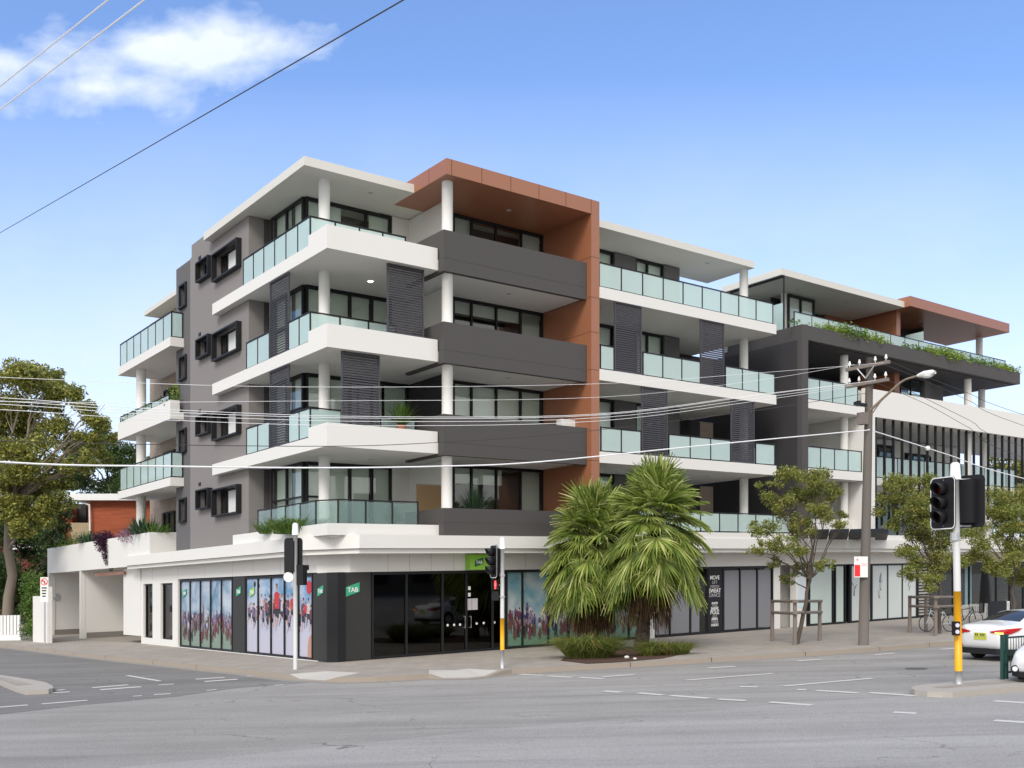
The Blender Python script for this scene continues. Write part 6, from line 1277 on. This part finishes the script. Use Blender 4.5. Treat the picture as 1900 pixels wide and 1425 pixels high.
# median fence
t = thing('pedestrian_fence', 'dark green pedestrian fence with twin end posts on the median island', 'fence', at(1860, 1260), ANG)
q = Vector(at(1868, 1261)) - Vector(at(1860, 1260))
for x_ in (0, .17):
    m = MB(); m.box(x_ - .035, x_ + .035, -.035, .035, -.1, 1.0); m.build('post', FENG, t)
m = MB()
for z_ in (.3, .62, .8): m.box(.035, .135, -.02, .02, z_, z_ + .05)
m.box(.2, 4.5, -.02, .02, .9, .94); m.box(.2, 4.5, -.02, .02, .12, .16)
for i in range(34): m.tube([(.26 + i * .125, 0, .16), (.26 + i * .125, 0, .9)], .009, 6)
m.build('bars', FENG, t)
# pit lids and patches in the road and footpath
for i, (x, y, z_, lb) in enumerate(((1700, 1241, ZR, 'round access cover in the far lane of the road'),)):
    mb = MB(); mb.tube([(0, 0, -.02), (0, 0, .008)], .28, 20); mb.tube([(0, 0, .008), (0, 0, .011)], .2, 20); o = mb.build('access_cover', mat('cast_iron', (.09, .085, .08), .7, var=.3, scale=20)); o.location = at(x, y, z_ + .001); o['label'] = lb; o['category'] = 'access cover'; o.rotation_euler = (0, -math.atan(K), 0)
# bicycle ------------------------------------------------------------
def bicycle(label, loc, yaw, colr):
    t = thing('bicycle', label, 'bicycle', loc, yaw, 'bicycles outside the cafe')
    for x in (0, 1.02):
        m = MB(); n = 26; R0 = .33; m.tube([(x + R0 * cos(2 * pi * i / n), 0, .34 + R0 * sin(2 * pi * i / n)) for i in range(n + 1)], .017, 6, cap=False); wh = m.build('tyre', TYRE, t)
        m = MB()
        for i in range(14): a = 2 * pi * i / 14; m.tube([(x, 0, .34), (x + .32 * cos(a), 0, .34 + .32 * sin(a))], .003, 4)
        m.build('spokes', STEEL, wh)
    m = MB(); bb = (.42, 0, .3); st_ = (.3, 0, .82); hd_ = (.86, 0, .8); P = [((0, 0, .34), bb), (bb, st_), (st_, (0, 0, .34)), (bb, hd_), ((.32, 0, .76), (.85, 0, .84)), ((.84, 0, .9), (.9, 0, .68)), ((.9, 0, .68), (1.02, 0, .34))]
    for a, b in P: m.tube([a, b], .018, 6)
    m.build('frame', colr, t)
    m = MB(); m.tube([(.28, 0, .82), (.27, 0, .92)], .013, 6); m.ball((.25, 0, .95), .09, 8, sz=(1.4, .8, .35)); m.build('saddle', BLK, t)
    m = MB(); m.tube([(.84, 0, .9), (.83, 0, 1.0)], .013, 6); m.tube([(.9, -.24, 1.02), (.83, 0, 1.0), (.9, .24, 1.02)], .012, 6); m.build('handlebar', STEEL, t)
bicycle('pale framed bicycle leaning by the timber tree guard', at(1763, 1172), pi + .15, mat('pale_bike_paint', (.6, .65, .7), .3))
bicycle('dark framed bicycle behind the yellow signal pole', at(1772, 1164), .2, BLK)
# cafe furniture
def chair(label, loc, yaw):
    t = thing('cafe_chair', label, 'chair', loc, yaw, 'pale cafe chairs')
    m = MB(); m.box(-.21, .21, -.21, .21, .43, .46); m.build('seat', WPL, t)
    m = MB()
    for i in range(6): m.box(-.2 + i * .075, -.16 + i * .075, .19, .21, .46, .86)
    m.box(-.22, .22, .185, .215, .84, .9); m.build('backrest', WPL, t)
    for sx in (-.19, .19):
        for sy in (-.19, .19): m = MB(); m.tube([(sx, sy, .43), (sx * 1.1, sy * 1.1, 0)], .014, 6); m.build('leg', STEEL, t)
for i, (x, y, yw, lb) in enumerate(((1797, 1160, .4, 'pale cafe chair left of the closed umbrella'), (1812, 1158, 2.2, 'pale cafe chair turned sideways under the closed umbrella'), (1838, 1150, 1.2, 'pale cafe chair by the black windbreak'), (1872, 1150, .3, 'pale cafe chair at the right edge'))): chair(lb, at(x, y), yw)
t = thing('umbrella', 'closed black market umbrella on a white pole outside the cafe', 'umbrella', at(1828, 1158)); 
m = MB(); m.tube([(0, 0, 0), (0, 0, 2.9)], .03, 8); m.build('pole', WPL, t)
m = MB(); m.tube([(0, 0, .95), (0, 0, 1.3), (0, 0, 1.9), (0, 0, 2.5), (0, 0, 2.85)], [.26, .24, .2, .13, .03], 9); m.build('folded_canopy', BLK, t)
t = thing('windbreak', 'black canvas windbreak beside the cafe tables', 'windbreak', at(1850, 1152), ANG)
m = MB(); m.box(-.9, .9, -.02, .02, .1, .95); m.build('canvas', BLK, t)
for x in (-.92, .92): m = MB(); m.tube([(x, 0, 0), (x, 0, 1.0)], .02, 6); m.build('post', STEEL, t)
# buildings across the street behind the camera: they show in the black glass
for i, (u0, u1, h_) in enumerate(((-45, -14, 7.5), (-10, 16, 6.2), (20, 55, 8.5))):
    t = thing('opposite_building', 'low building across the road reflected in the black shop glass, ' + ('left', 'middle', 'right')[i], 'building', W(u0, -52), baked=True, group='buildings across the road')
    m = BM(); m.box(u0, u1, -64, -52, -.3, h_); m.build('wall', [mat('far_brown_wall', (.14, .11, .09), .9), mat('far_grey_wall', (.1, .1, .1), .9), mat('far_buff_wall', (.18, .15, .11), .9)][i], t)
    m = BM()
    for k in range(5): a = u0 + (u1 - u0) * (k + .2) / 5; m.box(a, a + (u1 - u0) * .12, -51.98, -51.9, 1, 3)
    m.build('windows', FRAME, t)
done_offsets()
